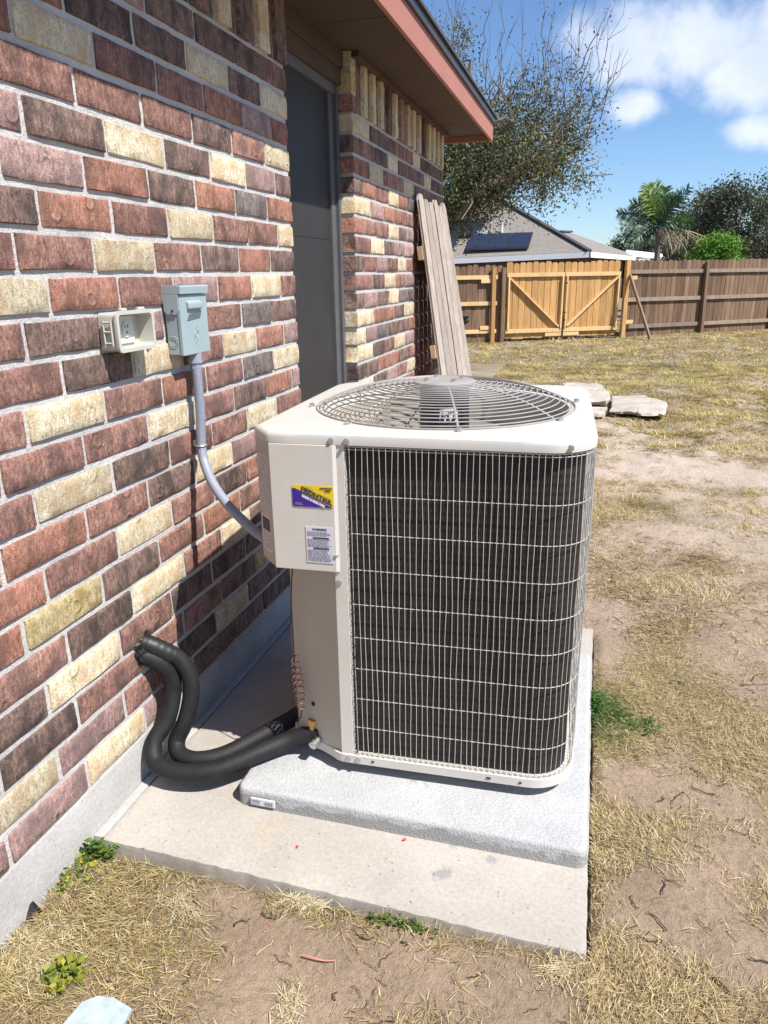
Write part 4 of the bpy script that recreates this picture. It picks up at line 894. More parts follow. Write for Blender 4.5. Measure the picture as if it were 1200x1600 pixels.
tussock(480, 1405, .06, 330, 'pale straw tuft touching the middle of the slab front edge', 11)
tussock(875, 1530, .05, 190, 'pale straw tuft on the soil below the right slab corner', 12)
tussock(285, 1425, .05, 200, 'pale straw tuft on bare soil left of middle in the foreground', 13)
tussock(60, 1490, .09, 420, 'pale straw heap beside the foundation in the foreground corner', 14)
tussock(1010, 1330, .07, 200, 'brown dead grass tuft beside the lower right corner of the pad', 15, .7)
tussock(450, 1575, .05, 190, 'pale straw tuft at the bottom edge of the bare soil', 16)
tussock(1030, 1480, .05, 30, 'straw crown with two forked stalks on bare soil right of the slab', 17)

# ------------------------------------------------------------------ small things lying about
c = at_z(158, 1600, .01); lidm = MB(); poly = [(-.06, .02), (-.035, .042), (.0, .047), (.052, .036), (.058, -.1), (-.075, -.1)]
lidm.prism(poly, 0, .012, lambda x, y, z: c+Vector((x, y, z+.006)))
LIDM = simple('pale_blue_plastic', (.36, .44, .46), .55, 0, .2, 40, .15, 120)
o = obj('broken_lid', lidm, LIDM, None, bev=.002); tag(o, 'pale blue chipped flat lid lying in straw at the bottom edge', 'lid')
c = at_z(45, 1430, .01); o = obj('plastic_scrap', MB().add([c+Vector(q) for q in ((-.02, -.03, -.01), (.022, .0, -.01), (.012, .03, -.01), (.004, .016, .03), (-.012, 0, .012))], [(0, 1, 3, 4), (1, 2, 3), (0, 4, 3, 2), (0, 2, 1)]), MT['tape'], None); tag(o, 'small black plastic scrap standing against the foundation', 'scrap')
def twig(px, py, l, a, r, mat, name, label, cat, z=.012, bend=.25):
    c = at_z(px, py, z); pts = []
    for k in range(7): t = k/6-.5; pts.append(c+Vector((math.cos(a)*l*t-math.sin(a)*bend*l*(t*t), math.sin(a)*l*t+math.cos(a)*bend*l*(t*t), .002*math.sin(k))))
    o = obj(name, MB().tube(pts, r, 6), mat, None, smooth=60); tag(o, label, cat)
twig(497, 1499, .075, .1, .0022, simple('pink_plastic', (.50, .22, .20), .5), 'wire_scrap', 'short pink plastic wire scrap curved on the soil in front of the slab', 'scrap')
twig(415, 1435, .05, -.8, .0009, simple('orange_plastic', (.55, .16, .06), .5), 'thread_scrap', 'thin orange thread scrap on the soil near the slab front', 'scrap')
c = P(8.75, 16.28, ZS); o = obj('petal', MB().add([c+Vector(q) for q in ((-.006, -.003, .002), (.0, -.007, .004), (.007, .001, .001), (.002, .006, .006))], [(0, 1, 2, 3)]), simple('red_petal', (.5, .03, .05), .6), None); tag(o, 'tiny red petal on the slab at the foot of the pad', 'petal')
c = P(5.9, 15.25, ZS); o = obj('petal', MB().add([c+Vector(q) for q in ((-.004, -.006, .001), (.004, -.004, .002), (.003, .007, .001), (-.003, .005, .003))], [(0, 1, 2, 3)]), bpy.data.materials['red_petal'], None); tag(o, 'dark pink petal on the slab left of the tiny red petal', 'petal')
# limestone slabs
ROCK = concrete('limestone', (.36, .30, .25), (.53, .47, .405), None, 30, .6, .02, False)
def rock(pts, h, z0, name, label, seed, sag=0.0):
    rr = random.Random(seed); n = len(pts); ls = []
    dens = []
    for i in range(n):
        a = Vector((*pts[i], 0)); b = Vector((*pts[(i+1) % n], 0))
        for k in range(4): dens.append(a.lerp(b, k/4)+Vector((rr.uniform(-.02, .02), rr.uniform(-.02, .02), 0)))
    cc = sum(dens, Vector())/len(dens)
    tilt = rr.uniform(-.12, .12)
    for s_, z in ((.78, -.1), (.86, .2), (1.0, .45), (1.0, .85), (.965, 1.0), (.62, 1.02), (.28, 1.0)):
        ls.append([cc+(q-cc)*(s_+rr.uniform(-.03, .03))+Vector((0, 0, z0+h*(z+rr.uniform(-.10, .10))+(q-cc).x*tilt*s_*.4)) for q in dens])
    o = obj(name, MB().loops(ls, cap0=True, cap1=True), ROCK, None, smooth=18); tag(o, label, 'rock', 'limestone slabs in the yard')
def gp(px, py, z=0): q = at_z(px, py, z); return (q.x, q.y)
rock([gp(890, 640), gp(948, 641), gp(952, 628), gp(935, 612), gp(880, 608)], .085, .02, 'rock', 'pale limestone rock half hidden behind the air conditioner lid', 1)
rock([gp(905, 655), gp(944, 654), gp(946, 644), gp(900, 642)], .06, .0, 'rock', 'small flat limestone rock wedged beneath the half hidden one', 2)
rock([gp(952, 650), gp(986, 652), gp(1000, 656), gp(1036, 657), gp(1042, 640), gp(1005, 626), gp(955, 626)], .048, .02, 'rock', 'long flat limestone slab, the rightmost rock in the yard', 3)

# ------------------------------------------------------------------ leaning fence panel
WEATH = wood('weathered_wood', (.22, .18, .15), (.37, .315, .27), (.49, .43, .375), 1.0, .22)
WRAIL = wood('old_rail_wood', (.36, .24, .13), (.50, .36, .22), (.58, .44, .28), 1.0, .2)
pan = thing('fence_panel', P(3.6, 58, M0), 'weathered grey fence panel leaning on the brick wall past the door', 'fence panel')
A0, A1 = P(3.45, 53.7, M0+.1), P(4.35, 63.1, M0+.1); T0, T1 = P(.42, 53.9, 5.25), P(.62, 63.0, 4.95)
npk = 6
for i in range(npk):
    t0 = i/npk+.008; t1 = (i+1)/npk-.008; b0 = A0.lerp(A1, t0); b1 = A0.lerp(A1, t1); q0 = T0.lerp(T1, t0); q1 = T0.lerp(T1, t1); dz = R.uniform(-.02, .03)
    up = ((q0+q1)/2-(b0+b1)/2).normalized(); nr_ = (b1-b0).normalized().cross(up); th_ = nr_*.017; jit = nr_*R.uniform(-.004, .004)
    q0 = q0+up*dz; q1 = q1+up*dz; e = (q1-q0)*.22
    fr_ = [b0, b1, q1-up*.04, q1-e, q0+e, q0-up*.04]; mb = MB(); mb.v = [p+jit for p in fr_]+[p-th_+jit for p in fr_]
    mb.f = [(0, 1, 2, 3, 4, 5), (11, 10, 9, 8, 7, 6)]+[(k, (k+1) % 6, 6+(k+1) % 6, 6+k) for k in range(6)]
    obj('picket', mb, WEATH, pan, bev=.002)
up = (T0-A0).normalized(); nrm = (A1-A0).normalized().cross(up).normalized()
for f in (.10, .47, .80): a = A0.lerp(T0, f+.015)-nrm*.04-(A1-A0)*.012; b = A1.lerp(T1, f+.015)-nrm*.04; obj('rail', MB().beam(a, b, .036, .088, up), WRAIL, pan, bev=.002)

# ------------------------------------------------------------------ back fence, gate
CEDAR = wood('new_cedar', (.34, .18, .07), (.49, .28, .11), (.58, .375, .18), 1.0, .34)
CEDR = wood('pale_cedar_rail', (.55, .36, .16), (.68, .47, .24), (.74, .55, .31), 1.0, .15)
OLD = wood('old_fence_wood', (.095, .058, .036), (.18, .115, .075), (.28, .19, .135), 1.0, .75)
OLDR = wood('old_fence_rail', (.17, .125, .09), (.27, .21, .16), (.36, .29, .23), 1.0, .3)
def fpt(px, py): return at_z(px, py, -.01)
G0, G1 = fpt(787, 534), fpt(968, 527); GA = (G1-G0).normalized(); GN = Vector((GA.y, -GA.x, 0))     # GN points towards the camera
HF = 1.73
def picket_mesh(mat, h, w, t, seed, dog=.035, name='picket'):
    rr = random.Random(seed); poly = [(-w/2, 0), (w/2, 0), (w/2, h-dog), (w/2-dog, h), (-w/2+dog, h), (-w/2, h-dog)]
    return MB().prism(poly, -t/2, t/2, lambda x, z, y: Vector((x, y, z)))
def place_pickets(root, p0, dirv, n, step, h, mat, name='picket', offn=0.0, jit=.012):
    ang_ = math.atan2(dirv.y, dirv.x); src = None
    for i in range(n):
        at = p0+dirv*(step*(i+.5))+Vector((-dirv.y, dirv.x, 0))*(offn+R.uniform(-.004, .004)); at.z += R.uniform(-jit, jit)
        if src is None:
            mb = picket_mesh(mat, h, step-.008, .018, 3); o = obj(name, mb, mat, root, at=Vector((0, 0, 0))); WLOC[o.name] = at; o.location = at-WLOC[root.name]; o.rotation_euler = (0, 0, ang_); src = o
        else: dup(src, root, at, ang_+R.uniform(-.01, .01), (R.uniform(.96, 1.0), 1, R.uniform(.988, 1.01)))
def rails(root, p0, p1, hs, mat, name='rail', w=.04, hgt=.088, offn=-.04):
    d_ = (p1-p0).normalized(); n_ = Vector((-d_.y, d_.x, 0))
    for h in hs: obj(name, MB().beam(p0+n_*offn+Vector((0, 0, h)), p1+n_*offn+Vector((0, 0, h)), w, hgt), mat, root, bev=.003)
# old fence right of the gate: sections between posts
fence = thing('wooden_fence', fpt(1090, 521), 'dark weathered wooden fence with three rails right of the gate', 'fence')
FP = [fpt(973, 526.5), fpt(1090, 520.5), fpt(1200, 514.5)]; FP.append(FP[2]+(FP[2]-FP[1]).normalized()*2.45); FP.append(FP[3]+(FP[2]-FP[1]).normalized()*2.45); FP.append(FP[4]+(FP[2]-FP[1]).normalized()*2.45)
for a, b in zip(FP, FP[1:]):
    d_ = (b-a).normalized(); L_ = (b-a).length; n = max(1, round(L_/.142)); place_pickets(fence, a, d_, n, L_/n, HF+.02, OLD)
    rails(fence, a, b, (.24, .86, 1.49), OLDR)
for a in FP[1:]:
    d_ = (FP[2]-FP[1]).normalized(); n_ = Vector((d_.y, -d_.x, 0)); q = a+n_*.1; obj('post', MB().beam(q-Vector((0, 0, .2)), q+Vector((-.03, 0, HF-.03)), .09, .09, d_), OLD, fence, bev=.004)
# fence left of the gate with new rails
fl = thing('wooden_fence', fpt(740, 534), 'old brown picket fence with new pale rails left of the gate', 'fence')
LP = G0-GA*3.4; n = round(3.3/.142); place_pickets(fl, LP, GA, n, 3.32/n, HF-.06, OLD)
rails(fl, LP, G0-GA*.22, (.25, .86, 1.42), CEDR, w=.04, hgt=.085)
for q, z in ((.62, 1.34), (.62, .33)): rails(fl, G0-GA*q, G0-GA*(q-.30), (z,), CEDR, 'splice_block', .04, .085, -.06)
q = G0-GA*.33+GN*.09; obj('post', MB().beam(q-Vector((0, 0, .2)), q+Vector((0, 0, HF-.11)), .09, .09, GA), CEDAR, fl, bev=.004)
q = G0-GA*.10+GN*.10; obj('post', MB().beam(q-Vector((0, 0, .2)), q+Vector((0, 0, HF-.11)), .085, .085, GA), OLD, fl, bev=.004)
# double gate of new cedar
q = G1+GN*.1; gp_ = obj('gate_post', MB().beam(q-Vector((0, 0, .2)), q+Vector((0, 0, HF+.03)), .1, .1, GA), CEDAR, None, at=q, bev=.004); tag(gp_, 'new cedar gate post between the double gate and the dark fence', 'gate post')
for (z, x_) in ((1.36, .12), (.36, .1)): obj('splice_block', MB().beam(G1+GN*.07+GA*.05+Vector((0, 0, z)), G1+GN*.07+GA*(.05+x_+.12)+Vector((0, 0, z)), .04, .085), CEDR, gp_)
GL = (G1-G0).length-.12; half = GL/2
for k in range(2):
    a = G0+GA*(k*half+.01)+Vector((0, 0, .06)); b = a+GA*(half-.02)
    gt = thing('gate', a.lerp(b, .5), ('left' if k == 0 else 'right')+' leaf of new cedar double gate, its brace '+('falling towards the middle' if k == 0 else 'rising towards the dark fence'), 'gate', 'cedar gate leaves')
    n = 9; place_pickets(gt, a, GA, n, (half-.02)/n, HF-.06, CEDAR)
    rails(gt, a, b, (.17, 1.40), CEDR, w=.038, hgt=.088)
    n_ = GN*.04
    for e, q in ((0, a+GA*.045), (1, b-GA*.045)): obj('stile', MB().beam(q+n_+Vector((0, 0, .215)), q+n_+Vector((0, 0, 1.355)), .036, .09, GN), CEDR, gt, bev=.002)
    if k == 0: e0, e1 = a+GA*.07+Vector((0, 0, 1.33)), b-GA*.10+Vector((0, 0, .25))
    else: e0, e1 = a+GA*.10+Vector((0, 0, .25)), b-GA*.07+Vector((0, 0, 1.33))
    obj('brace', MB().beam(e0+n_, e1+n_, .036, .09, GN), CEDR, gt, bev=.002)
    obj('foot_board', MB().beam((b if k == 0 else a)+n_+GA*(-.42 if k == 0 else .0)+Vector((0, 0, .075)), (b if k == 0 else a)+n_+GA*(-.02 if k == 0 else .42)+Vector((0, 0, .075)), .036, .08), CEDR, gt)
    if k == 0:
        hb = MB()
        for z in (1.2, .55, .38): hb.tube([b+GN*.07+Vector((0, 0, z)), b+GN*.10+GA*.03+Vector((0, 0, z+.02)), b+GN*.07+GA*.07+Vector((0, 0, z))], .012, 6)
        hb.tube([b+GN*.08+GA*.012+Vector((0, 0, z)) for z in (-.04, .2, .5)], .011, 6)
        obj('latch_chain', hb, MT['motor'], gt)
bl = MB()
for k in range(7): q = G0+GA*(half-.35+k*.12)+GN*.12; bl.add([q+Vector((R.uniform(-.06, .06), R.uniform(-.04, .04), z)) for z in (-.02, .0, .05, .06)], [(0, 1, 2), (0, 2, 3), (0, 3, 1), (1, 3, 2)])
o = obj('rubble', bl, ROCK, None); tag(o, 'pale rubble heaped under the middle of the gate', 'rubble'); o['kind'] = 'stuff'
a = G1+GN*.17+GA*.03+Vector((0, 0, 1.42)); b = fpt(1017, 532)
o = obj('brace_board', MB().beam(a, b+Vector((0, 0, -.02)), .075, .038, GA), OLDR, None, at=b, bev=.003); tag(o, 'grey board propped from the cedar gate post down to the grass', 'board')
q = at_y(722, 505, fpt(740, 534).y-.6); bk = MB()
for dx, dz, l in ((.05, .11, .19), (.05, .02, .2), (-.05, -.1, .1)):
    bk.tube([q+Vector((-.1, 0, -.22)), q+Vector((-.02, 0, dz*.3)), q+Vector((dx, -.02, dz)), q+Vector((dx+l*.5, -.04, dz+.03))], [.09, .085, .055, .022], 8)
bk.tube([q+Vector((-.1, 0, -.22)), q+Vector((-.12, 0, -q.z))], .05, 8)
o = obj('plastic_tarp', bk, MT['black'], None, smooth=50); tag(o, 'crumpled black plastic standing by the fence behind the leaning panel', 'tarp')

# ------------------------------------------------------------------ houses beyond the fence
ROOFM = simple('asphalt_shingle', (.215, .19, .17), .95, 0, .18, 9, .8, 22); RIDGE = simple('ridge_shingle', (.05, .05, .052), .9, 0, .2, 6)
WHITE = simple('white_fascia', (.74, .75, .77), .6, 0, .03, 2); BROWNW = simple('brown_brick_far', (.10, .065, .05), .9, 0, .3, 3)
SOL = simple('solar_cell', (.022, .027, .05), .22, .0, .1, 2, spec=.6); SOLF = simple('solar_frame', (.04, .04, .045), .4, .3)
DK = 34.0
KC = at_y(921, 393, DK)                                     # nearest eave corner
KR = at_y(1000, 401.5, 49.0); zk = KC.z; KR.z = zk
dl = Vector((-1, .05, 0)).normalized(); KLx = KC+dl*24-Vector((0, 0, .6)); dr_ = Vector((.05, 1, 0)).normalized(); KRx = KR
nh = thing('neighbour_house', KC.lerp(KLx, .4)*1.0-Vector((0, 0, KC.z)), 'neighbour house with grey hip roof, white eaves and solar panels behind the gate', 'house')
pit = .55; ha = 4.7
HIPP = KC+dl*ha+dr_*ha+Vector((0, 0, ha*pit)); HIPL = KLx-dl*ha+dr_*ha+Vector((0, 0, ha*pit)); KB = KLx+dr_*2*ha; KB2 = KC+dr_*2*ha
rfm = MB().add([KC, KLx, HIPL, HIPP, KB2, KB], [(0, 1, 2, 3), (4, 0, 3), (5, 4, 3, 2), (1, 5, 2)]); obj('roof', rfm, ROOFM, nh, recalc=False)
obj('ridge_cap', MB().beam(KC+Vector((0, 0, .05)), HIPP+Vector((0, 0, .06)), .26, .05), RIDGE, nh); obj('ridge_cap', MB().beam(HIPP+Vector((0, 0, .06)), HIPL+Vector((0, 0, .06)), .26, .05), RIDGE, nh)
def slab_between(p, q, z0, z1, th_, nrm_):
    return MB().add([p+Vector((0, 0, z0)), q+Vector((0, 0, z0)), q+Vector((0, 0, z1)), p+Vector((0, 0, z1))]+[v+nrm_*th_ for v in (p+Vector((0, 0, z0)), q+Vector((0, 0, z0)), q+Vector((0, 0, z1)), p+Vector((0, 0, z1)))], [(0, 1, 2, 3), (7, 6, 5, 4), (0, 4, 5, 1), (1, 5, 6, 2), (2, 6, 7, 3), (3, 7, 4, 0)])
obj('fascia', slab_between(KC, KLx, -.24, -.01, .04, -dr_), WHITE, nh); obj('fascia', slab_between(KC-dr_*.04-dl*.04, KRx, -.24, -.01, .04, Vector(((KRx-KC).y, -(KRx-KC).x, 0)).normalized()), WHITE, nh)
wl_ = MB(); ins = .55; b0 = KC+dl*ins+dr_*ins; b1 = KLx-dl*ins+dr_*ins; b2 = KB-dl*ins-dr_*ins; b3 = KRx+dl*ins+dr_*ins; zz = -KC.z-.2
wl_.loops([[v+Vector((0, 0, zz)) for v in (b0, b1, b2, b3)], [v+Vector((0, 0, -.2)) for v in (b0, b1, b2, b3)]], cap1=True); obj('wall', wl_, BROWNW, nh)
def roofp(a, up_, lift=.09): return KC+dl*a+dr_*up_+Vector((0, 0, up_*pit+lift))
def to_roof(px, py):
    nrm_ = dl.cross((dr_+Vector((0, 0, pit)))).normalized(); d_ = ray(px, py); t = (KC-CAM).dot(nrm_)/d_.dot(nrm_); q = CAM+d_*t-KC; return q.dot(dl), q.dot(dr_)
a0, u0 = to_roof(826, 390); a1, _ = to_roof(727, 392); _, u1 = to_roof(829, 366)
pw = (a1-a0)/3
def spanel(a, b, u, v_):
    mb = MB(); ps = [roofp(a, u), roofp(b, u), roofp(b, v_), roofp(a, v_)]; mb.add(ps+[p-Vector((0, 0, .06)) for p in ps], [(0, 1, 2, 3), (7, 6, 5, 4), (0, 4, 5, 1), (1, 5, 6, 2), (2, 6, 7, 3), (3, 7, 4, 0)])
    o = obj('solar_panel', mb, SOLF, nh); m_ = .05; ps = [roofp(a+m_, u+m_, .1), roofp(b-m_, u+m_, .1), roofp(b-m_, v_-m_, .1), roofp(a+m_, v_-m_, .1)]
    obj('cell_sheet', MB().add(ps, [(0, 1, 2, 3)]), SOL, o)
for k in range(3): spanel(a0+pw*k+.012, a0+pw*(k+1)-.012, u0, u1)
for k in range(3): spanel(a1+.55+pw*k+.012, a1+.55+pw*(k+1)-.012, u0, u1)
for k in range(2): spanel(a1+.1+pw*(k-.55)+.012, a1+.1+pw*(k+.45)-.012, u1+.08, u1+.08+(u1-u0))
av, uv_ = to_roof(784, 360); q = roofp(av, uv_, 0); obj('vent_pipe', MB().cyl(q-Vector((0, 0, .1)), q+Vector((0, 0, .38)), .055, 10), WHITE, nh)
av, uv_ = to_roof(754, 364); q = roofp(av, uv_, 0); obj('vent_cap', MB().box(q+Vector((-.22, -.15, -.1)), q+Vector((.22, .15, .1))), WHITE, nh)
q = at_y(818, 330, HIPP.y+1); obj('antenna', MB().cyl(Vector((q.x, q.y, HIPP.z-.6)), Vector((q.x, q.y, q.z+.2)), .035, 6), MT['motor'], nh)
# lower wing showing past the hip
W0 = at_y(874, 363, 43); W1 = at_y(891, 363.5, 46)
obj('wing_roof', MB().add([KC+Vector((.1, .2, .0)), KRx, W1, W0, KRx+Vector((-2, 8, 0)), KC+Vector((-3, 14, 0))], [(0, 1, 2, 3), (1, 4, 2), (3, 2, 4, 5)]), ROOFM, nh, recalc=False)
obj('ridge_cap', MB().beam(W0+Vector((0, 0, .05)), W1+Vector((0, 0, .05)), .3, .09), RIDGE, nh)
# red outbuilding
B0 = at_y(984, 397, 47); B1 = at_y(1085, 408, 50); rb_ = thing('red_shed', Vector((B0.x+1.5, 48, 0)), 'dark red building with white eaves peeking over the dark fence', 'building')
d_ = (B1-B0).normalized(); bk_ = Vector((0, 6, 0)); gz_ = Vector((0, 0, 1))
obj('wall', MB().loops([[Vector((v.x, v.y, -.2)) for v in (B0, B1, B1+bk_, B0+bk_)], [v-gz_*.1 for v in (B0, B1, B1+bk_, B0+bk_)]], cap1=True), simple('barn_red', (.20, .03, .035), .7, 0, .1, 3), rb_)
obj('roof', MB().add([B0-gz_*.1+Vector((-.3, -.4, 0)), B1-gz_*.1+Vector((.3, -.4, 0)), B1+bk_+gz_*.25, B0+bk_+gz_*.25]+[v+gz_*.14 for v in (B0-gz_*.1+Vector((-.3, -.4, 0)), B1-gz_*.1+Vector((.3, -.4, 0)), B1+bk_+gz_*.25, B0+bk_+gz_*.25)], [(3, 2, 1, 0), (4, 5, 6, 7), (0, 1, 5, 4), (1, 2, 6, 5), (2, 3, 7, 6), (3, 0, 4, 7)]), WHITE, rb_)
q0 = B0.lerp(B1, .10)-Vector((0, .03, 0)); q1 = B0.lerp(B1, .3)-Vector((0, .03, 0)); obj('window', MB().box(Vector((q0.x, q0.y-.04, q0.z-1.2)), Vector((q1.x, q0.y+.02, q0.z-.2))), WHITE, rb_)

# ------------------------------------------------------------------ trees
LEAF = tint_mat('tree_leaf', .55, .28, .3); BARK = simple('grey_bark', (.17, .13, .10), .9, 0, .35, 14, .8, 40); TWIG = simple('pale_twig', (.15, .12, .095), .85, 0, .2, 20)
def leaves(P_, size, cols, gg, droop=.3, asp=.42, wgt=None):
    n = len(P_); a = gg.uniform(0, 6.283, n); e = gg.normal(-droop, .6, n)
    d_ = np.stack([np.cos(a)*np.cos(e), np.sin(a)*np.cos(e), np.sin(e)], -1); r_ = gg.normal(0, 1, (n, 3)); s_ = np.cross(d_, r_); s_ /= np.linalg.norm(s_, axis=1, keepdims=True)+1e-9
    l = (size*gg.uniform(.6, 1.35, n))[:, None]
    v_ = np.stack([P_, P_+d_*l*.45+s_*l*asp*.5, P_+d_*l, P_+d_*l*.45-s_*l*asp*.5], 1).reshape(-1, 3)
    return v_, np.arange(n*4), np.repeat(np.array(cols)[gg.choice(len(cols), n, p=wgt)]*gg.uniform(.65, 1.3, (n, 1)), 4, 0)
def branch(mb, a, b, r0, r1, gg, n=6, wob_=.06):
    pts = []; L_ = (b-a).length
    for i in range(n+1): t = i/n; k = math.sin(t*math.pi); pts.append(a.lerp(b, t)+Vector((gg.normal(0, wob_), gg.normal(0, wob_), gg.normal(0, wob_)))*L_*k)
    mb.tube(pts, [r0+(r1-r0)*i/n for i in range(n+1)], 5 if r0 < .03 else 7, cap=False); return pts
def big_tree():
    gg = np.random.default_rng(42); D = 11.5; base = Vector((-1.6, 12.0, 0)); t = thing('leafy_tree', base, 'large olive leaved tree with bare upright twigs behind the brick house corner', 'tree')
    trunk = MB(); fork = base+Vector((.3, -.1, 2.3)); trunk.tube([base-Vector((0, 0, .2)), base+Vector((.05, 0, .4)), base+Vector((.1, .05, 1.3)), fork], [.30, .24, .2, .17], 12, cap=False)
    obj('trunk', trunk, BARK, t, at=base, smooth=60)
    limbs = MB(); twigs = MB(); pts = []; dark = []
    def W_(px, py, dy=0.0): return at_y(px, py, D+dy)
    # limb ends placed where the crown shows them
    ends = [(760, 240, 0), (800, 190, -.6), (850, 170, .3), (880, 215, 0), (720, 150, .8), (700, 60, 1.0), (735, 95, .2), (830, 250, -.9), (760, 300, -.8), (905, 230, .2), (690, 270, .2), (650, 150, 1.2), (620, 60, .5), (780, 140, 1.5)]
    for px, py, dy in ends:
        e = W_(px, py, dy); bp = branch(limbs, fork, e, .075, .02, gg, 7, .05)
        for k in range(5):
            s_ = bp[gg.integers(3, 8)]; q = e+Vector(gg.normal(0, .33, 3)); branch(limbs, s_, q, .016, .005, gg, 4, .08)
    # clumps of foliage (px, py, radius px, leaves)
    cl = [(720, 300, 44, 3000, 0), (755, 262, 46, 3000, .2), (800, 250, 44, 2600, -.3), (840, 255, 36, 1500, -.5), (872, 262, 28, 800, -.3), (700, 240, 40, 1900, .5), (735, 215, 34, 1300, .4), (780, 205, 36, 1300, .2), (830, 210, 38, 1200, 0), (872, 200, 32, 850, .2), (897, 228, 26, 520, .2), (905, 278, 18, 150, 0), (925, 283, 10, 50, 0), (850, 300, 16, 260, -.2), (843, 328, 8, 40, -.2), (712, 335, 28, 1000, -.2), (760, 305, 30, 1200, -.4), (700, 350, 18, 420, -.3), (740, 335, 16, 350, -.3), (780, 300, 20, 420, -.3), (705, 165, 30, 420, .6), (745, 165, 26, 300, .4), (800, 165, 26, 420, .4), (850, 160, 24, 330, .2), (695, 80, 34, 260, .8), (728, 55, 16, 190, .6), (720, 110, 26, 170, .7), (900, 165, 22, 150, .1), (920, 180, 14, 60, .1), (830, 130, 12, 120, .2), (890, 110, 14, 70, .2), (650, 250, 60, 1400, .6), (620, 120, 70, 700, 1.0), (600, 10, 60, 300, .8)]
    for px, py, r, n, dy in cl:
        n = int(n*1.5); c = W_(px, py, dy); rw = r*D/F_PX
        k = n//22+2; sub = np.array(c)+gg.normal(0, .46, (k, 3))*rw*np.array([1, 1.3, .9])
        idx = gg.integers(0, k, n); q = sub[idx]+gg.normal(0, .125, (n, 3))*np.array([1, 1, 1.15]); pts.append(q)
        for i in range(min(k, 16)):
            branch(twigs, c+Vector(gg.normal(0, rw*.25, 3)), Vector(sub[i])+Vector((0, 0, -.05)), .006, .0022, gg, 3, .1)
    # upright water shoots
    for i in range(52):
        px = 690+250*gg.random(); top = 215-40*gg.random() if i % 3 else 300
        x0_ = px; y0_ = 150+80*gg.random()-(px < 760)*60; ln = (60+150*gg.random())*(1 if px < 930 else .6); lean = (px-780)*.35*gg.random()+gg.normal(0, 22)
        dy = gg.uniform(-.5, 1.2); a = W_(x0_, y0_, dy); b = W_(x0_+lean, y0_-ln, dy+gg.normal(0, .2)); sp = branch(twigs, a, b, .0075, .002, gg, 7, .035)
        for k in range(gg.integers(1, 4)):
            s_ = sp[gg.integers(1, 6)]; q = s_+(b-a)*gg.uniform(.15, .4)+Vector(gg.normal(0, .12, 3)); branch(twigs, s_, q, .0045, .0018, gg, 4, .04)
        m_ = gg.integers(3, 10); ts = gg.random(m_); pts.append(np.array([sp[int(u_*6.99)] for u_ in ts])+gg.normal(0, .05, (m_, 3)))
    # drooping spray at the right
    for (xa, ya, xb, yb) in ((860, 235, 935, 282), (850, 260, 905, 300), (880, 205, 945, 165), (870, 180, 955, 150), (845, 285, 845, 335), (890, 130, 955, 5), (850, 110, 850, -10), (880, 215, 940, 200)):
        sp = branch(twigs, W_(xa, ya), W_(xb, yb), .011, .003, gg, 8, .03); m_ = 55; pts.append(np.array([sp[int(u_*8.99)] for u_ in gg.random(m_)])+gg.normal(0, .07, (m_, 3)))
    obj('limbs', limbs, BARK, t, at=base)['kind'] = 'stuff'; obj('twigs', twigs, TWIG, t, at=base)['kind'] = 'stuff'
    v_, f_, c_ = leaves(np.concatenate(pts), .046, [(.11, .13, .05), (.17, .17, .07), (.25, .20, .09), (.065, .085, .035), (.34, .28, .16)], gg, .45, .45, [.27, .22, .13, .3, .08])
    npmesh('crown', v_, f_, 4, LEAF, c_, t, tuple(base))['kind'] = 'stuff'
big_tree()
def bush_tree(name, px, py_top, py_bot, halfw, dist, n, cols, size, label, seed, trunkh=1.0, bare=0, group=None, wgt=None):
    gg = np.random.default_rng(seed); top = at_y(px, py_top, dist); bot = at_y(px, py_bot, dist); rw = halfw*dist/F_PX; base = Vector((top.x, dist, 0)); t = thing(name, base, label, 'tree', group)
    h = top.z; z0 = max(.3, bot.z); tr = MB(); lb_ = MB(); pts = []
    tr.tube([base-Vector((0, 0, .2)), base+Vector((.05, 0, z0*.6)), base+Vector((.0, .1, z0+.3*(h-z0)))], [.16, .12, .07], 8, cap=False)
    k = 46; c = []
    for i in range(k):
        th_ = gg.uniform(0, 6.28); ph = gg.random(); r = rw*(.35+.65*gg.random())*math.sqrt(max(.05, 1-(ph*1.0-.25)**2*1.1)); q = Vector((base.x+math.cos(th_)*r, dist+math.sin(th_)*r*.8, z0+(h-z0)*(ph*.98))); c.append(q)
        branch(lb_, base+Vector((0, 0, z0*.8+gg.random()*.3*(h-z0))), q, .035, .008, gg, 5, .06)
    ca = np.array([tuple(q) for q in c]); idx = gg.integers(0, k, n); sg = rw*.17
    pts.append(ca[idx]+gg.normal(0, 1, (n, 3))*sg*np.array([1, 1, .85]))
    for i in range(bare):
        q = c[gg.integers(0, k)]; e = q+Vector((gg.normal(0, .3), gg.normal(0, .3), abs(gg.normal(.5, .35))))*(rw*.5); sp = branch(lb_, q, e, .012, .004, gg, 5, .06); m_ = 14; pts.append(np.array([sp[int(u_*5.9)] for u_ in gg.random(m_)])+gg.normal(0, .07, (m_, 3)))
    obj('trunk', tr, BARK, t, at=base, smooth=60); obj('limbs', lb_, BARK, t, at=base)['kind'] = 'stuff'
    v_, f_, c_ = leaves(np.concatenate(pts), size, cols, gg, .1, .5, wgt); npmesh('crown', v_, f_, 4, LEAF, c_, t, tuple(base))['kind'] = 'stuff'
DG = [(.055, .075, .038), (.08, .10, .05), (.11, .12, .07), (.15, .14, .10)]
bush_tree('dense_tree', 1165, 290, 420, 62, 27, 15000, DG, .10, 'dark grey green tree behind the dark fence at the right edge', 61, 1, 60, 'trees beyond the fence')
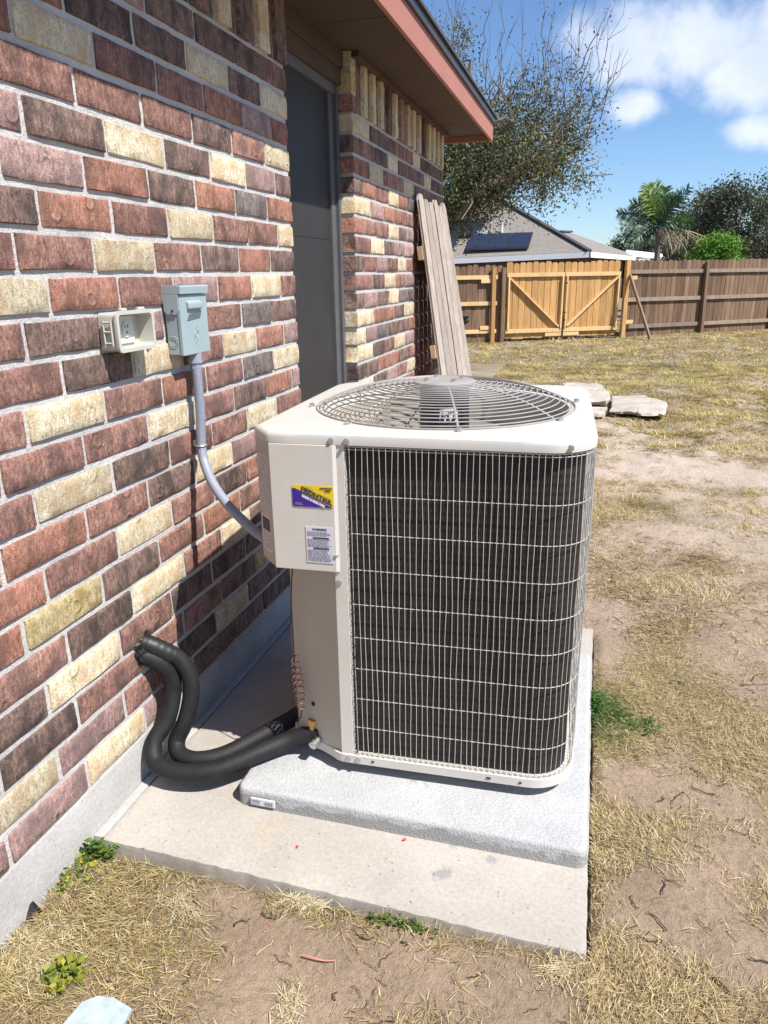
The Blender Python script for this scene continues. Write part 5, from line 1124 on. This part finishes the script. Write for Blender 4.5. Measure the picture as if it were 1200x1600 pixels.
bush_tree('dense_tree', 1105, 302, 420, 40, 31, 8000, DG, .10, 'loose grey green tree with bare tips between palm and right edge tree', 62, 1, 70, 'trees beyond the fence')
bush_tree('dense_tree', 1245, 275, 420, 60, 29, 12000, DG, .11, 'dark tree cut off by the right edge of the photo', 63, 1, 50, 'trees beyond the fence')
bush_tree('round_shrub', 1124, 371, 425, 36, 23.5, 9000, [(.10, .24, .025), (.15, .31, .035), (.21, .38, .05), (.06, .15, .02)], .07, 'bright green rounded shrub just behind the dark fence', 64, .4)
bush_tree('dense_tree', 985, 366, 420, 26, 62, 5000, [(.075, .10, .05), (.10, .13, .06), (.13, .15, .08)], .2, 'distant hazy green tree left of the palm', 65, 1, 0, 'trees beyond the fence')
bush_tree('dense_tree', 1070, 378, 425, 30, 40, 4000, [(.11, .10, .07), (.14, .12, .08), (.09, .09, .05)], .14, 'brownish scrubby tree behind the skirt of the palm', 66, 1, 30, 'trees beyond the fence')
bush_tree('dense_tree', 1020, 372, 425, 34, 58, 4500, [(.075, .10, .05), (.10, .13, .06), (.13, .13, .08)], .2, 'far dull green tree directly behind the palm trunk', 67, 1, 0, 'trees beyond the fence')
bush_tree('dense_tree', 1330, 300, 425, 60, 40, 6000, DG, .13, 'tall tree far right beyond the fence', 68, 1, 20, 'trees beyond the fence')
def palm():
    D = 25.0; top = at_y(1031, 352, D); base = Vector((top.x, D, 0)); t = thing('palm_tree', base, 'palm tree with green feathered fronds and a dry hanging skirt behind the fence', 'palm')
    obj('trunk', MB().tube([base-Vector((0, 0, .2)), base+Vector((.02, 0, 1)), top-Vector((0, 0, .6)), top], [.10, .085, .085, .12], 10), BARK, t, at=base, smooth=60)
    gg = np.random.default_rng(77); gm = [simple('palm_green', (.10, .18, .045), .5, 0, .3, 4), simple('palm_dark', (.055, .11, .055), .5, 0, .3, 4), simple('palm_dry', (.42, .34, .23), .8, 0, .3, 6), simple('palm_lime', (.19, .27, .06), .5, 0, .3, 4)]
    fr_ = [((1000, 330), (965, 333), 1), ((1005, 348), (970, 352), 1), ((1012, 310), (1012, 288), 3), ((1030, 305), (1022, 285), 0), ((1045, 325), (1078, 292), 1), ((1040, 318), (1062, 305), 1), ((1015, 320), (985, 318), 1), ((1052, 345), (1084, 345), 0), ((1005, 365), (978, 372), 1), ((1036, 318), (1040, 292), 0), ((1010, 355), (985, 385), 1), ((1025, 320), (1005, 300), 3)]
    for i, (m_, e_, k) in enumerate(fr_):
        dy = gg.normal(0, .5); a = top; b = at_y(*m_, D+dy*.5); c = at_y(*e_, D+dy); sp = [a.lerp(b, u)*(1-u)+b.lerp(c, u)*u for u in [q/10 for q in range(11)]]; mb = MB(); mb.tube(sp, [.022*(1-.8*q/10) for q in range(11)], 5)
        for j in range(1, 46):
            u = j/46*10; q = int(min(u, 9.99)); p_ = sp[q].lerp(sp[q+1], u-q); tg = (sp[q+1]-sp[q]).normalized(); sd = tg.cross(Vector((gg.normal(0, .35), -1, gg.normal(0, .35)))).normalized(); l = .38*math.sin(math.pi*min(1, .12+.8*j/46))+.06
            for s_ in (-1, 1):
                d2 = (sd*s_*.8+tg*.75+Vector((gg.normal(0, .14), gg.normal(0, .3), gg.normal(-.14, .14)))).normalized(); w = tg*.017; e2 = p_+d2*l-Vector((0, 0, l*l*.35)); mb.add([p_-w, p_+w, p_+d2*l*.6+w, e2, p_+d2*l*.6-w], [(0, 1, 2, 3, 4)])
        obj('frond', mb, gm[k], t, at=a, recalc=False)
    for i in range(16):
        ex = 1040+gg.normal(22, 26); ey = 372+30*gg.random(); a = top-Vector((0, 0, .1)); b = at_y((1031+ex)/2, 345+10*gg.random(), D+gg.normal(0, .3)); c = at_y(ex, ey, D+gg.normal(0, .4)); sp = [a.lerp(b, u)*(1-u)+b.lerp(c, u)*u for u in [q/8 for q in range(9)]]; mb = MB(); mb.tube(sp, [.02*(1-.7*q/8) for q in range(9)], 5)
        for j in range(1, 26):
            u = j/26*8; q = int(min(u, 7.99)); p_ = sp[q].lerp(sp[q+1], u-q)
            d2 = Vector((gg.normal(0, .3), gg.normal(0, .3), -1)).normalized(); w = Vector((.012, 0, 0)); l = gg.uniform(.12, .34); mb.add([p_-w, p_+w, p_+d2*l], [(0, 1, 2)])
        obj('dry_frond', mb, gm[2], t, at=a, recalc=False)
palm()
